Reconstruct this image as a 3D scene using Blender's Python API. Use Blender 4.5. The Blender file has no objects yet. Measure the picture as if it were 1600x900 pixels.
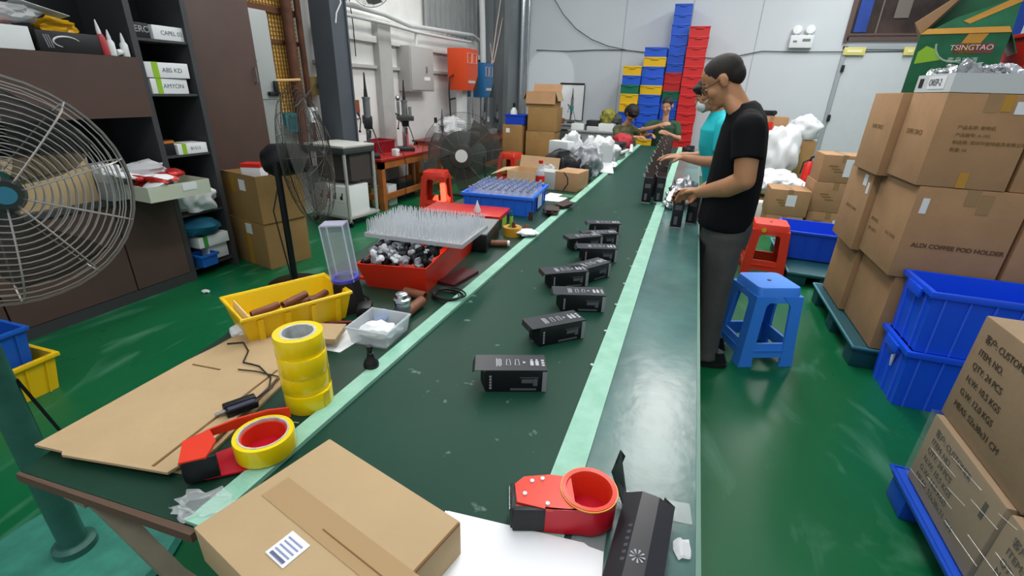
import bpy, bmesh, math, random
from mathutils import Vector, Matrix, noise
from math import radians as R_, sin, cos, pi

SC = bpy.context.scene
COL = SC.collection
random.seed(7)

# ------------------------------------------------------------------ camera
FPX, CX, CY, H = 727.0, 800.0, 450.0, 1.5
_y = Vector((292, -301, FPX)).normalized()
_d = Vector((-58, 1700, FPX))
_d = (_d - _y * _d.dot(_y)).normalized()
_z = -_d
_x = _y.cross(_z)
ROT = Matrix((_x, _y, _z))                      # camera (right, down, forward) -> world
cam = bpy.data.cameras.new('camera')
cam.sensor_width = 36.0
cam.lens = FPX / 1600 * 36.0
cam.clip_start = 0.02
camo = bpy.data.objects.new('camera', cam)
COL.objects.link(camo)
cr = ROT @ Vector((1, 0, 0)); cu = ROT @ Vector((0, -1, 0)); cb = ROT @ Vector((0, 0, -1))
m = Matrix((cr, cu, cb)).transposed().to_4x4()
m.translation = (0, 0, H)
camo.matrix_world = m
SC.camera = camo

def at(px, py, z=None, y=None, x=None):
    """point of the real room seen at a photograph pixel, on a known plane"""
    d = ROT @ Vector((px - CX, py - CY, FPX))
    if z is not None: t = (z - H) / d.z
    elif y is not None: t = y / d.y
    else: t = x / d.x
    return Vector((0, 0, H)) + d * t

# ------------------------------------------------------------------ light
SC.view_settings.view_transform = 'Standard'
SC.view_settings.look = 'None'
SC.view_settings.exposure = 0.0
SC.view_settings.gamma = 1.0
SC.view_settings.use_curve_mapping = False
w = bpy.data.worlds.new('World'); SC.world = w
w.use_nodes = True
bg = w.node_tree.nodes['Background']
bg.inputs[0].default_value = (0.86, 0.93, 1.0, 1)
bg.inputs[1].default_value = 0.55

def area(name, loc, sx, sy, power, col=(1, .98, .95), rot=(0, 0, 0)):
    l = bpy.data.lights.new(name, 'AREA'); l.shape = 'RECTANGLE'; l.size = sx; l.size_y = sy
    l.energy = power; l.color = col
    o = bpy.data.objects.new(name, l); COL.objects.link(o); o.location = loc; o.rotation_euler = rot
    return o
area('ceiling_lamp_row', (-0.5, 2.2, 4.3), 0.5, 4.0, 78)
area('ceiling_lamp_row', (0.2, 5.8, 4.3), 0.7, 3.2, 110)
area('ceiling_lamp_row', (2.3, 7.4, 4.3), 0.5, 3.6, 120)
area('ceiling_lamp_row', (-3.0, 5.6, 4.3), 0.5, 4.0, 80)
area('ceiling_lamp_row', (-0.3, -1.2, 4.3), 3.0, 0.5, 40)
def spot(name, loc, target, ang, power, col, size=0.01):
    l = bpy.data.lights.new(name, 'SPOT'); l.spot_size = R_(ang); l.spot_blend = 0.15; l.energy = power
    l.color = col; l.shadow_soft_size = size
    o = bpy.data.objects.new(name, l); COL.objects.link(o); o.location = loc
    o.rotation_euler = (Vector(target) - Vector(loc)).to_track_quat('-Z', 'Y').to_euler()
    return o
spot('sun_shaft', (1.2, -1.0, 4.6), (-2.845, 5.25, 0.27), 1.5, 26000, (1, .93, .8))
spot('sun_shaft', (0.6, -1.0, 4.6), (-3.0, 10.3, 1.75), 5.0, 900, (1, .97, .9))

# ------------------------------------------------------------------ materials
def lin(c):
    if isinstance(c, str):
        c = [int(c[i:i + 2], 16) / 255 for i in (1, 3, 5)]
    return tuple(v / 12.92 if v <= .04045 else ((v + .055) / 1.055) ** 2.4 for v in c) + (1,)
_M = {}
def mat(name, col, rough=.5, metal=0, var=.0, scale=6, col2=None, bump=0, bscale=60, emit=0, alpha=1, trans=0, spec=.5, coat=0, ior=1.45):
    if name in _M: return _M[name]
    mt = bpy.data.materials.new(name); mt.use_nodes = True
    nt = mt.node_tree; b = nt.nodes['Principled BSDF']
    b.inputs['Base Color'].default_value = lin(col)
    b.inputs['Roughness'].default_value = rough
    b.inputs['Metallic'].default_value = metal
    b.inputs['Specular IOR Level'].default_value = spec
    b.inputs['IOR'].default_value = ior
    b.inputs['Alpha'].default_value = alpha
    b.inputs['Transmission Weight'].default_value = trans
    b.inputs['Coat Weight'].default_value = coat
    if emit:
        b.inputs['Emission Color'].default_value = lin(col); b.inputs['Emission Strength'].default_value = emit
    if var or col2 or bump:
        tc = nt.nodes.new('ShaderNodeTexCoord')
        n = nt.nodes.new('ShaderNodeTexNoise'); n.inputs['Scale'].default_value = scale
        n.inputs['Detail'].default_value = 6; n.inputs['Roughness'].default_value = .6
        nt.links.new(tc.outputs['Object'], n.inputs['Vector'])
        if var or col2:
            rp = nt.nodes.new('ShaderNodeValToRGB')
            c = lin(col)
            if col2: c1, c2 = c, lin(col2)
            else:
                c1 = tuple(v * (1 - var) for v in c[:3]) + (1,); c2 = tuple(min(1, v * (1 + var)) for v in c[:3]) + (1,)
            rp.color_ramp.elements[0].position = .35; rp.color_ramp.elements[0].color = c1
            rp.color_ramp.elements[1].position = .68; rp.color_ramp.elements[1].color = c2
            nt.links.new(n.outputs['Fac'], rp.inputs['Fac']); nt.links.new(rp.outputs['Color'], b.inputs['Base Color'])
        if bump:
            n2 = nt.nodes.new('ShaderNodeTexNoise'); n2.inputs['Scale'].default_value = bscale; n2.inputs['Detail'].default_value = 4
            nt.links.new(tc.outputs['Object'], n2.inputs['Vector'])
            bp = nt.nodes.new('ShaderNodeBump'); bp.inputs['Strength'].default_value = bump; bp.inputs['Distance'].default_value = .02
            nt.links.new(n2.outputs['Fac'], bp.inputs['Height']); nt.links.new(bp.outputs['Normal'], b.inputs['Normal'])
    _M[name] = mt
    return mt
def film(name, col, density=.35, rough=.15):
    """thin clear or milky plastic: part transparent, part glossy white"""
    if name in _M: return _M[name]
    mt = bpy.data.materials.new(name); mt.use_nodes = True
    nt = mt.node_tree; b = nt.nodes['Principled BSDF']
    b.inputs['Base Color'].default_value = lin(col); b.inputs['Roughness'].default_value = rough
    t = nt.nodes.new('ShaderNodeBsdfTransparent'); mx = nt.nodes.new('ShaderNodeMixShader')
    mx.inputs[0].default_value = density
    out = nt.nodes['Material Output']
    nt.links.new(t.outputs[0], mx.inputs[1]); nt.links.new(b.outputs[0], mx.inputs[2]); nt.links.new(mx.outputs[0], out.inputs[0])
    _M[name] = mt
    return mt

# ------------------------------------------------------------------ mesh builder
class B:
    def __init__(s): s.bm = bmesh.new()
    def put(s, verts, faces, mi=0, M=None):
        vs = [s.bm.verts.new(M @ Vector(v) if M else Vector(v)) for v in verts]
        out = []
        for f in faces:
            try:
                fc = s.bm.faces.new([vs[i] for i in f]); fc.material_index = mi; out.append(fc)
            except ValueError: pass
        return vs
    def box(s, c, d, rz=0, mi=0, bev=0, M=None):
        x, y, z = d[0] / 2, d[1] / 2, d[2] / 2
        T = Matrix.Translation(c) @ (M.to_4x4() if M else Matrix.Rotation(rz, 4, 'Z'))
        if bev:
            t = bmesh.new(); bmesh.ops.create_cube(t, size=1)
            for v in t.verts: v.co = Vector((v.co.x * d[0], v.co.y * d[1], v.co.z * d[2]))
            bmesh.ops.bevel(t, geom=t.edges[:], offset=bev, segments=2, affect='EDGES', profile=.6)
            t.verts.index_update()
            s.put([v.co for v in t.verts], [[v.index for v in f.verts] for f in t.faces], mi, T); t.free()
        else:
            s.put([(-x, -y, -z), (x, -y, -z), (x, y, -z), (-x, y, -z), (-x, -y, z), (x, -y, z), (x, y, z), (-x, y, z)],
                  [(0, 3, 2, 1), (4, 5, 6, 7), (0, 1, 5, 4), (1, 2, 6, 5), (2, 3, 7, 6), (3, 0, 4, 7)], mi, T)
        return s
    def span(s, x0, x1, y0, y1, z0, z1, mi=0, bev=0):
        return s.box(((x0 + x1) / 2, (y0 + y1) / 2, (z0 + z1) / 2), (abs(x1 - x0), abs(y1 - y0), abs(z1 - z0)), 0, mi, bev)
    def hexa(s, p, mi=0):
        s.put(p, [(0, 3, 2, 1), (4, 5, 6, 7), (0, 1, 5, 4), (1, 2, 6, 5), (2, 3, 7, 6), (3, 0, 4, 7)], mi); return s
    def loft(s, rings, mi=0, cap=True, close=False, M=None):
        n = len(rings[0]); vs = [v for r in rings for v in r]; fs = []
        k = len(rings)
        for i in range(k if close else k - 1):
            j = (i + 1) % k
            for a in range(n):
                b = (a + 1) % n
                fs.append((i * n + a, i * n + b, j * n + b, j * n + a))
        if cap and not close:
            fs.append(tuple(range(n))[::-1]); fs.append(tuple((k - 1) * n + a for a in range(n)))
        s.put(vs, fs, mi, M); return s
    def ring(s, c, u, v, ru, rv, n=16):
        return [Vector(c) + u * (ru * cos(2 * pi * a / n)) + v * (rv * sin(2 * pi * a / n)) for a in range(n)]
    def cyl(s, p0, p1, r0, r1=None, n=16, mi=0, cap=True):
        p0, p1 = Vector(p0), Vector(p1); r1 = r0 if r1 is None else r1
        d = (p1 - p0).normalized(); u = d.orthogonal().normalized(); v = d.cross(u)
        return s.loft([s.ring(p0, u, v, r0, r0, n), s.ring(p1, u, v, r1, r1, n)], mi, cap)
    def tube(s, pts, r, n=8, mi=0, closed=False):
        pts = [Vector(p) for p in pts]; k = len(pts); rings = []; u = None
        for i, p in enumerate(pts):
            if closed: d = pts[(i + 1) % k] - pts[i - 1]
            else: d = pts[min(i + 1, k - 1)] - pts[max(i - 1, 0)]
            d = d.normalized() if d.length > 1e-9 else Vector((0, 0, 1))
            if u is None: u = d.orthogonal().normalized()
            u = (u - d * u.dot(d))
            u = u.normalized() if u.length > 1e-6 else d.orthogonal().normalized()
            rr = r[i] if isinstance(r, (list, tuple)) else r
            rings.append(s.ring(p, u, d.cross(u), rr, rr, n))
        return s.loft(rings, mi, True, closed)
    def lathe(s, prof, n=24, mi=0, M=None, close=False):
        """profile (r, z) turned about Z"""
        rings = [[Vector((r * cos(2 * pi * a / n), r * sin(2 * pi * a / n), z)) for a in range(n)] for r, z in prof]
        return s.loft(rings, mi, not close, close, M)
    def ball(s, c, r, n=16, m=10, mi=0, M=None):
        rx, ry, rz = r if isinstance(r, (tuple, list)) else (r, r, r)
        T = Matrix.Translation(c)
        if M: T = T @ M.to_4x4()
        prof = []
        for i in range(m + 1):
            t = pi * i / m
            prof.append([Vector((rx * max(sin(t), .02) * cos(2 * pi * a / n), ry * max(sin(t), .02) * sin(2 * pi * a / n), -rz * cos(t))) for a in range(n)])
        return s.loft(prof, mi, True, False, T)
    def prism(s, pts, z0, z1, mi=0, M=None):
        return s.loft([[Vector((x, y, z0)) for x, y in pts], [Vector((x, y, z1)) for x, y in pts]], mi, True, False, M)
    def plate(s, pts, t, mi=0):
        """a thin sheet through 3-D corner points with thickness t along its normal"""
        pts = [Vector(p) for p in pts]
        nrm = (pts[1] - pts[0]).cross(pts[2] - pts[0]).normalized()
        return s.loft([[p - nrm * t / 2 for p in pts], [p + nrm * t / 2 for p in pts]], mi)
    def lump(s, c, r, seed=0, amp=.25, freq=2.2, sub=3, mi=0, flat=None):
        t = bmesh.new(); bmesh.ops.create_icosphere(t, subdivisions=sub, radius=1)
        rx, ry, rz = r if isinstance(r, (tuple, list)) else (r, r, r)
        for v in t.verts:
            p = v.co.copy()
            k = 1 + amp * (noise.noise(p * freq + Vector((seed * 3.1, seed * 1.7, seed))) + .5 * abs(noise.noise(p * freq * 2.7 + Vector((seed, 5, 9)))))
            v.co = Vector((p.x * rx * k, p.y * ry * k, p.z * rz * k))
            if flat is not None and v.co.z < -flat: v.co.z = -flat
        t.verts.index_update()
        s.put([v.co for v in t.verts], [[v.index for v in f.verts] for f in t.faces], mi, Matrix.Translation(c)); t.free()
        return s

def link_mesh(name, me, parent=None, loc=None, rz=0):
    o = bpy.data.objects.new(name, me); COL.objects.link(o)
    if parent: o.parent = parent
    if loc is not None: o.location = loc
    if rz: o.rotation_euler = (0, 0, rz)
    return o
def obj(name, b, mats, parent=None, loc=None, rz=0, ang=35, kind=None, label=None):
    me = bpy.data.meshes.new(name)
    bmesh.ops.recalc_face_normals(b.bm, faces=b.bm.faces[:])
    b.bm.to_mesh(me); b.bm.free()
    for mm in (mats if isinstance(mats, (list, tuple)) else [mats]): me.materials.append(mm)
    for p in me.polygons: p.use_smooth = True
    me.set_sharp_from_angle(angle=R_(ang))
    o = link_mesh(name, me, parent, loc, rz)
    if kind: o['kind'] = kind
    if label: o['label'] = label
    return o
def thing(name, label, cat, loc=(0, 0, 0), rz=0, group=None, rot=None):
    o = bpy.data.objects.new(name, None); COL.objects.link(o); o.empty_display_size = .1
    o.location = loc; o.rotation_euler = rot if rot else (0, 0, rz)
    o['label'] = label; o['category'] = cat
    if group: o['group'] = group
    return o
def tag(o, label, cat, group=None, kind=None):
    o['label'] = label; o['category'] = cat
    if group: o['group'] = group
    if kind: o['kind'] = kind
    return o
def copy_tree(o, parent=None):
    c = o.copy(); COL.objects.link(c)
    if parent: c.parent = parent
    for ch in list(o.children): copy_tree(ch, c)
    return c
def dup(o, label, loc, rz=0, group=None, rot=None):
    c = copy_tree(o); c.location = loc; c.rotation_euler = rot if rot else (0, 0, rz); c['label'] = label
    if group: c['group'] = group
    return c
ORD = ['topmost', 'second', 'third', 'fourth', 'fifth', 'sixth', 'seventh', 'eighth', 'ninth', 'tenth', 'eleventh', 'twelfth', 'thirteenth', 'fourteenth', 'fifteenth', 'sixteenth', 'seventeenth', 'eighteenth', 'nineteenth', 'twentieth']
def frame(o, r, u):
    r = Vector(r).normalized(); u = Vector(u); u = (u - r * u.dot(r)).normalized(); n = r.cross(u)
    M = Matrix((r, u, n)).transposed().to_4x4(); M.translation = Vector(o); return M
def text(body, size, m, parent, o, r, u, name='printed_text', align='CENTER', off=.0012, bold=0):
    c = bpy.data.curves.new('t', 'FONT'); c.body = body; c.size = size; c.align_x = align; c.align_y = 'CENTER'
    c.extrude = .0004; c.offset = bold
    t = bpy.data.objects.new('t', c); COL.objects.link(t)
    dg = bpy.context.evaluated_depsgraph_get(); dg.update()
    me = bpy.data.meshes.new_from_object(t.evaluated_get(dg))
    bpy.data.objects.remove(t); bpy.data.curves.remove(c)
    M = frame(o, r, u); M.translation = M.translation + M.col[2].to_3d() * off
    me.transform(M); me.materials.clear(); me.materials.append(m); me.name = name
    return link_mesh(name, me, parent)
def fuse(b, name, mats, parent, voxel=.006, smooth=3, disp=None):
    """one continuous skin grown over all the shapes in b"""
    me = bpy.data.meshes.new('raw')
    bmesh.ops.recalc_face_normals(b.bm, faces=b.bm.faces[:])
    b.bm.to_mesh(me); b.bm.free()
    t = bpy.data.objects.new('raw', me); COL.objects.link(t)
    md = t.modifiers.new('r', 'REMESH'); md.mode = 'VOXEL'; md.voxel_size = voxel; md.use_smooth_shade = True
    sm = t.modifiers.new('s', 'SMOOTH'); sm.iterations = smooth; sm.factor = .5
    dg = bpy.context.evaluated_depsgraph_get(); dg.update()
    out = bpy.data.meshes.new_from_object(t.evaluated_get(dg))
    bpy.data.objects.remove(t); bpy.data.meshes.remove(me)
    if disp:
        amp, fr, sd = disp
        nn = [v.normal.copy() for v in out.vertices]
        for v, n in zip(out.vertices, nn):
            q = Vector((v.co.x * fr[0], v.co.y * fr[1], v.co.z * fr[2])) + Vector((sd, sd * 2, sd * 3))
            v.co += n * (amp * noise.noise(q))
    out.materials.clear()
    for mm in (mats if isinstance(mats, (list, tuple)) else [mats]): out.materials.append(mm)
    for p in out.polygons: p.use_smooth = True
    out.name = name
    return link_mesh(name, out, parent)
def limb(b, pts, rs, n=14):
    pts = [Vector(p) for p in pts]
    for i in range(len(pts) - 1): b.cyl(pts[i], pts[i + 1], rs[i], rs[i + 1], n)
    for p, r in zip(pts, rs): b.ball(p, r, n, 8)
    return b

# common materials
M_card = mat('cardboard', '#AD8660', .8, var=.07, scale=5, bump=.08, bscale=30)
M_card2 = mat('cardboard_dark', '#9A7848', .8, var=.08, scale=5, bump=.08, bscale=30)
M_cardp = mat('cardboard_pale', '#B99F78', .8, var=.05, scale=4, bump=.05, bscale=30)
M_cardedge = mat('cardboard_cut_edge', '#7A5A38', .9)
M_cardin = mat('cardboard_inside', '#C9A882', .85, var=.05)
M_ptape = mat('brown_packing_tape', '#A07F55', .22, var=.06)
M_ytape = mat('amber_packing_tape', '#B98A2C', .2)
M_print = mat('printing_ink', '#5E4730', .8)
M_print2 = mat('faint_printing_ink', '#84683F', .8)
M_white = mat('white_paper', '#E6E9EA', .6)
M_wplas = mat('white_plastic', '#DDE2E2', .35)
M_black = mat('black_plastic', '#121316', .4)
M_dark = mat('dark_metal', '#2A2C2E', .45, .4)
M_steel = mat('steel', '#B9BCBE', .25, 1)
M_red = mat('red_plastic', '#CB2318', .35)
M_blue = mat('blue_plastic', '#1C4FD0', .35)
M_yel = mat('yellow_plastic', '#E8BE12', .35)
M_grn = mat('green_plastic', '#11664C', .4)
M_ink = mat('marker_ink', '#5A6068', .6)
M_bag = film('clear_plastic_bag', '#F2F5F7', .45, .2)
M_bagw = film('milky_plastic_bag', '#EEF1F3', .8, .3)
M_clear = film('clear_acrylic', '#DDE4EE', .22, .05)
M_foil = mat('silver_foil', '#D8DADD', .22, .9, bump=.6, bscale=40)
M_wood = mat('orange_brown_wood', '#A8622E', .55, var=.2, scale=9)
# ================================================================== THE SETTING
def struct(name, b, m, **k):
    return obj(name, b, m, kind='structure', **k)
WX, WY = -4.3, 10.3
# floor: glossy green epoxy with pale mop swirls
def floor_mat():
    mt = mat('green_epoxy_floor', '#0E6139', .22, var=.1, scale=.8, spec=.35)
    nt = mt.node_tree; b = nt.nodes['Principled BSDF']
    tc = nt.nodes.new('ShaderNodeTexCoord'); mp = nt.nodes.new('ShaderNodeMapping'); mp.inputs['Scale'].default_value = (1.2, .45, 1)
    mp.inputs['Rotation'].default_value = (0, 0, .35)
    n = nt.nodes.new('ShaderNodeTexNoise'); n.inputs['Scale'].default_value = 2.2; n.inputs['Detail'].default_value = 7; n.inputs['Distortion'].default_value = 2.4
    nt.links.new(tc.outputs['Object'], mp.inputs[0]); nt.links.new(mp.outputs[0], n.inputs['Vector'])
    rp = nt.nodes.new('ShaderNodeValToRGB'); rp.color_ramp.elements[0].position = .56; rp.color_ramp.elements[1].position = .78
    rp.color_ramp.elements[0].color = (0, 0, 0, 1); rp.color_ramp.elements[1].color = (.45, .45, .45, 1)
    nt.links.new(n.outputs['Fac'], rp.inputs['Fac'])
    mx = nt.nodes.new('ShaderNodeMixRGB'); mx.inputs[2].default_value = lin('#6FA88E')
    src = b.inputs['Base Color'].links[0].from_socket
    nt.links.new(src, mx.inputs[1]); nt.links.new(rp.outputs['Color'], mx.inputs[0]); nt.links.new(mx.outputs[0], b.inputs['Base Color'])
    rr = nt.nodes.new('ShaderNodeMapRange'); rr.inputs[3].default_value = .16; rr.inputs[4].default_value = .5
    nt.links.new(n.outputs['Fac'], rr.inputs[0]); nt.links.new(rr.outputs[0], b.inputs['Roughness'])
    return mt
b = B(); b.span(-5, 6.2, -1.6, 10.6, -.1, 0); struct('floor', b, floor_mat())
M_wallL = mat('white_painted_plaster', '#DADAD6', .75, col2='#E6E6E3', scale=2.5, bump=.15, bscale=18)
M_wallB = mat('grey_white_wall_panel', '#CBD2D7', .35, var=.03, scale=.7)
b = B()
b.span(WX - .12, WX, -1.6, WY + .1, 0, 2.35)
b.span(WX - .3, WX - .1, -1.6, WY + .1, 2.3, 4.4)
struct('wall_left', b, M_wallL)
b = B(); b.span(WX - .3, 6.2, WY, WY + .12, 0, 4.4)
struct('wall_back', b, M_wallB)
b = B(); b.span(6.0, 6.12, -1.6, WY, 0, 4.4); struct('wall_right', b, M_wallB)
# seams of the back wall panels
b = B()
for x in (-1.55, -.35, .8): b.span(x - .006, x + .006, WY - .004, WY, 0, 4.4)
struct('trim_1', b, mat('panel_seam', '#9FA8AE', .5))
# ledge and plaster piers of the left wall
b = B(); b.span(WX - .02, WX + .07, 4.9, 10.2, 2.02, 2.10); struct('trim_2', b, M_wallL)
b = B(); b.span(WX - .1, WX + .1, 6.05, 6.35, 0, 2.3); struct('trim_3', b, mat('grey_plaster', '#AFAFAC', .8, var=.05))
b = B(); b.span(WX - .1, WX + .05, 4.85, 10.2, 1.70, 1.74); struct('trim_4', b, mat('grey_plaster', '#AFAFAC'))
# corrugated metal upper wall of the far left corner
M_corr = mat('corrugated_steel', '#A3A7A6', .4, .35, var=.08)
b = B()
for i in range(30):
    y = 7.6 + i * .09
    b.box((WX - .02 + .02 * (i % 2), y, 3.4), (.05, .085, 2.1))
struct('wall_far_left_upper', b, M_corr)
# grey metal corner column
M_col = mat('grey_painted_steel', '#7E8486', .35, .4)
b = B()
b.span(-4.15, -3.95, 9.5, 10.25, 0, 4.4); b.span(-3.97, -3.72, 9.6, 9.75, 0, 4.4); b.span(-3.72, -3.62, 9.5, 10.25, 0, 4.4)
t = struct('trim_5', b, M_col)
b = B()
b.cyl((-3.56, 10.1, 0), (-3.56, 10.1, 4.4), .05, n=16); b.cyl((-3.47, 10.2, 0), (-3.47, 10.2, 4.4), .02, n=10)
struct('trim_6', b, mat('polished_steel_pipe', '#C5CACC', .18, .9))
# door and serving window of the back wall
M_door = mat('door_panel', '#C8CED2', .4, var=.02)
b = B(); b.span(2.24, 3.5, WY - .02, WY, 0, 2.30)
struct('door_1', b, M_door)
b = B(); b.span(2.17, 2.23, WY - .05, WY, 0, 2.34); b.span(2.17, 3.6, WY - .05, WY, 2.30, 2.36)
struct('trim_7', b, mat('door_frame_aluminium', '#A9B0B4', .4, .3))
d = [o for o in COL.objects if o.name == 'door_1'][0]
b = B()
for z in (.55, 1.2, 2.0): b.box((2.235, WY - .055, z), (.05, .03, .11), bev=.006)
obj('hinge', b, M_dark, d)
b = B(); b.box((3.28, WY - .07, 2.02), (.05, .1, .26)); obj('door_closer', b, mat('grey_metal', '#8C9296', .4, .5), d)
# window above the door: dark store room behind glass
b = B(); b.span(2.18, 4.3, WY - .06, WY - .02, 2.42, 2.48); b.span(2.18, 4.3, WY - .07, WY - .02, 2.50, 2.53); b.span(2.14, 2.2, WY - .06, WY - .02, 2.4, 3.6)
struct('trim_8', b, mat('brown_window_frame', '#5A4640', .5))
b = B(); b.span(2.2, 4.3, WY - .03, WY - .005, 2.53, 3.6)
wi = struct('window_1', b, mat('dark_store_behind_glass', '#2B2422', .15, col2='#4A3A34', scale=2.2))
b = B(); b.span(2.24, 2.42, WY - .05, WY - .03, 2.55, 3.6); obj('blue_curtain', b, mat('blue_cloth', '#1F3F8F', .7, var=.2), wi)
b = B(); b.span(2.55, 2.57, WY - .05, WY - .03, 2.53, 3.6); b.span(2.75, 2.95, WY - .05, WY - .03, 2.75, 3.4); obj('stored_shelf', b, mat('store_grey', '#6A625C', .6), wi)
# yellow notices on the lintel
for nm, px in (('left', (1318, 1352)), ('right', (1412, 1432))):
    p0 = at(px[0], 80, y=WY - .06); p1 = at(px[1], 80, y=WY - .06)
    b = B(); b.span(p0.x, p1.x, WY - .075, WY - .05, p0.z - .06, p0.z + .06, bev=.004)
    o = obj('exit_sign', b, mat('pale_yellow_sign', '#D9CF7A', .4))
    tag(o, 'small pale yellow sign plate on the lintel, %s one of two over the door' % nm, 'sign', 'yellow lintel signs')
    b = B(); b.span(p0.x + .05, p1.x - .05, WY - .08, WY - .074, p0.z - .02, p0.z + .02)
    obj('sign_panel', b, mat('sign_cream', '#F0EBC0', .4), o)
# emergency light
p = at(1253, 60, y=WY - .05)
t = thing('emergency_light', 'white twin headed emergency lamp box on the back wall', 'lamp', (p.x, WY, p.z))
b = B(); b.box((0, -.045, -.05), (.36, .09, .2), bev=.012); obj('lamp_box', b, M_wplas, t)
for s in (-1, 1):
    b = B(); b.lathe([(.02, .03), (.07, .02), (.075, -.03), (.06, -.045), (.02, -.045)], 20, M=Matrix.Translation((s * .1, -.05, .13)) @ Matrix.Rotation(R_(75), 4, 'X'))
    h = obj('lamp_head', b, M_wplas, t)
    b = B(); b.cyl((s * .1, -.05, .04), (s * .1, -.05, .09), .02, n=10); obj('swivel', b, M_wplas, h)
b = B(); b.box((-.1, -.092, -.05), (.06, .004, .03)); obj('indicator_panel', b, mat('grey_print', '#70767C', .5), t)
b = B(); b.box((.07, -.092, -.03), (.12, .004, .04)); obj('indicator_panel', b, mat('grey_print', '#70767C', .5), t)
# cables along the back wall
b = B()
b.tube([at(x, y, y=WY - .03) for x, y in ((838, 78), (886, 80), (930, 78), (975, 78), (1010, 82), (1060, 88), (1130, 92), (1190, 80), (1250, 81), (1320, 81), (1420, 80))], .008, 6)
tag(obj('wall_cable', b, mat('dark_cable', '#4A4F54', .6)), 'long black cable running level along the grey back wall', 'cable')
b = B()
b.tube([at(x, y, y=WY - .06) for x, y in ((862, -8), (880, 22), (900, 45), (925, 62), (950, 72), (978, 78))], .008, 6)
tag(obj('wall_cable', b, _M['dark_cable']), 'drooping cable looping from the roof to the level cable', 'cable')

# ================================================================== CONVEYOR TABLE
M_belt = mat('green_conveyor_belt', '#163F31', .45, var=.08, scale=3, spec=.22)
def scuff(mt, col, lo, hi, scale, amt):
    nt = mt.node_tree; b = nt.nodes['Principled BSDF']
    tc = nt.nodes.new('ShaderNodeTexCoord'); n = nt.nodes.new('ShaderNodeTexNoise'); n.inputs['Scale'].default_value = scale; n.inputs['Detail'].default_value = 3
    nt.links.new(tc.outputs['Object'], n.inputs['Vector'])
    rp = nt.nodes.new('ShaderNodeValToRGB'); rp.color_ramp.elements[0].position = lo; rp.color_ramp.elements[1].position = hi
    rp.color_ramp.elements[0].color = (0, 0, 0, 1); rp.color_ramp.elements[1].color = (amt, amt, amt, 1)
    nt.links.new(n.outputs['Fac'], rp.inputs['Fac'])
    mx = nt.nodes.new('ShaderNodeMixRGB'); mx.inputs[2].default_value = lin(col)
    nt.links.new(b.inputs['Base Color'].links[0].from_socket, mx.inputs[1]); nt.links.new(rp.outputs['Color'], mx.inputs[0]); nt.links.new(mx.outputs[0], b.inputs['Base Color'])
scuff(M_belt, '#9FB8AC', .70, .76, 22, .32)
M_top = mat('dark_green_worktop', '#12392A', .4, var=.12, scale=4)
def worn_top():
    return mat('worn_grey_green_worktop', '#3C605B', .22, col2='#527A76', scale=3.2, bump=.04, bscale=25)
M_strip = mat('mint_green_strip', '#86BEA5', .5, col2='#9CCDB8', scale=14, bump=.08, bscale=60)
M_frame = mat('beige_painted_steel', '#8F8672', .5, var=.15, scale=10)
M_edge = mat('chipboard_edge', '#5A4638', .8)
YE = 7.9
tb = thing('conveyor_table', 'long green belt conveyor table running down the workshop', 'conveyor', (-.45, 3.9, 0))
tbm = Matrix.Translation((.45, -3.9, 0))
def tpart(name, b, m, **k):
    b.bm.transform(tbm); return obj(name, b, m, tb, **k)
b = B(); b.prism([(-1.175, .34), (-.735, .375), (-.765, YE), (-1.52, YE), (-1.50, 2.2), (-1.3, .95)], .733, .75); tpart('worktop', b, [M_top], label='dark green left worktop')
b = B(); b.prism([(-1.172, .338), (-.72, .374), (-.72, .36), (-1.172, .331)], .732, .752); tpart('edge_trim', b, M_edge)
b = B(); b.prism([(-.71, .39), (-.16, .39), (-.16, YE), (-.735, YE)], .70, .747); tpart('belt', b, M_belt)
b = B(); b.prism([(-.752, .376), (-.705, .378), (-.73, YE), (-.785, YE)], .735, .758); tpart('side_strip', b, M_strip, label='mint green strip left of the belt')
b = B(); b.prism([(-.162, .39), (-.098, .39), (-.098, YE), (-.162, YE)], .735, .758); tpart('side_strip', b, M_strip, label='mint green strip right of the belt')
b = B(); b.prism([(-.098, .39), (.133, .39), (.133, YE), (-.098, YE)], .722, .75); tpart('worktop', b, worn_top(), label='worn grey green right worktop')
b = B(); b.prism([(.128, .39), (.137, .39), (.137, YE), (.128, YE)], .715, .752); tpart('edge_trim', b, mat('pale_edge_band', '#5F8676', .5))
# patched pieces of film at the near end of the right worktop
b = B(); b.box((.02, .735, .7508), (.2, .05, .0012), .12); b.box((-.055, .60, .7508), (.06, .12, .0012), .05)
tpart('film_patch', b, film('worn_clear_film', '#B9C6C4', .4, .2))
# bolts along the right strip
for i in range(26):
    b = B(); b.cyl((-.166, 1.2 + i * .23, .745), (-.166, 1.2 + i * .23, .755), .006, n=8); tpart('bolt', b, mat('bolt_steel', '#BFD0C8', .3, .6))
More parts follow.
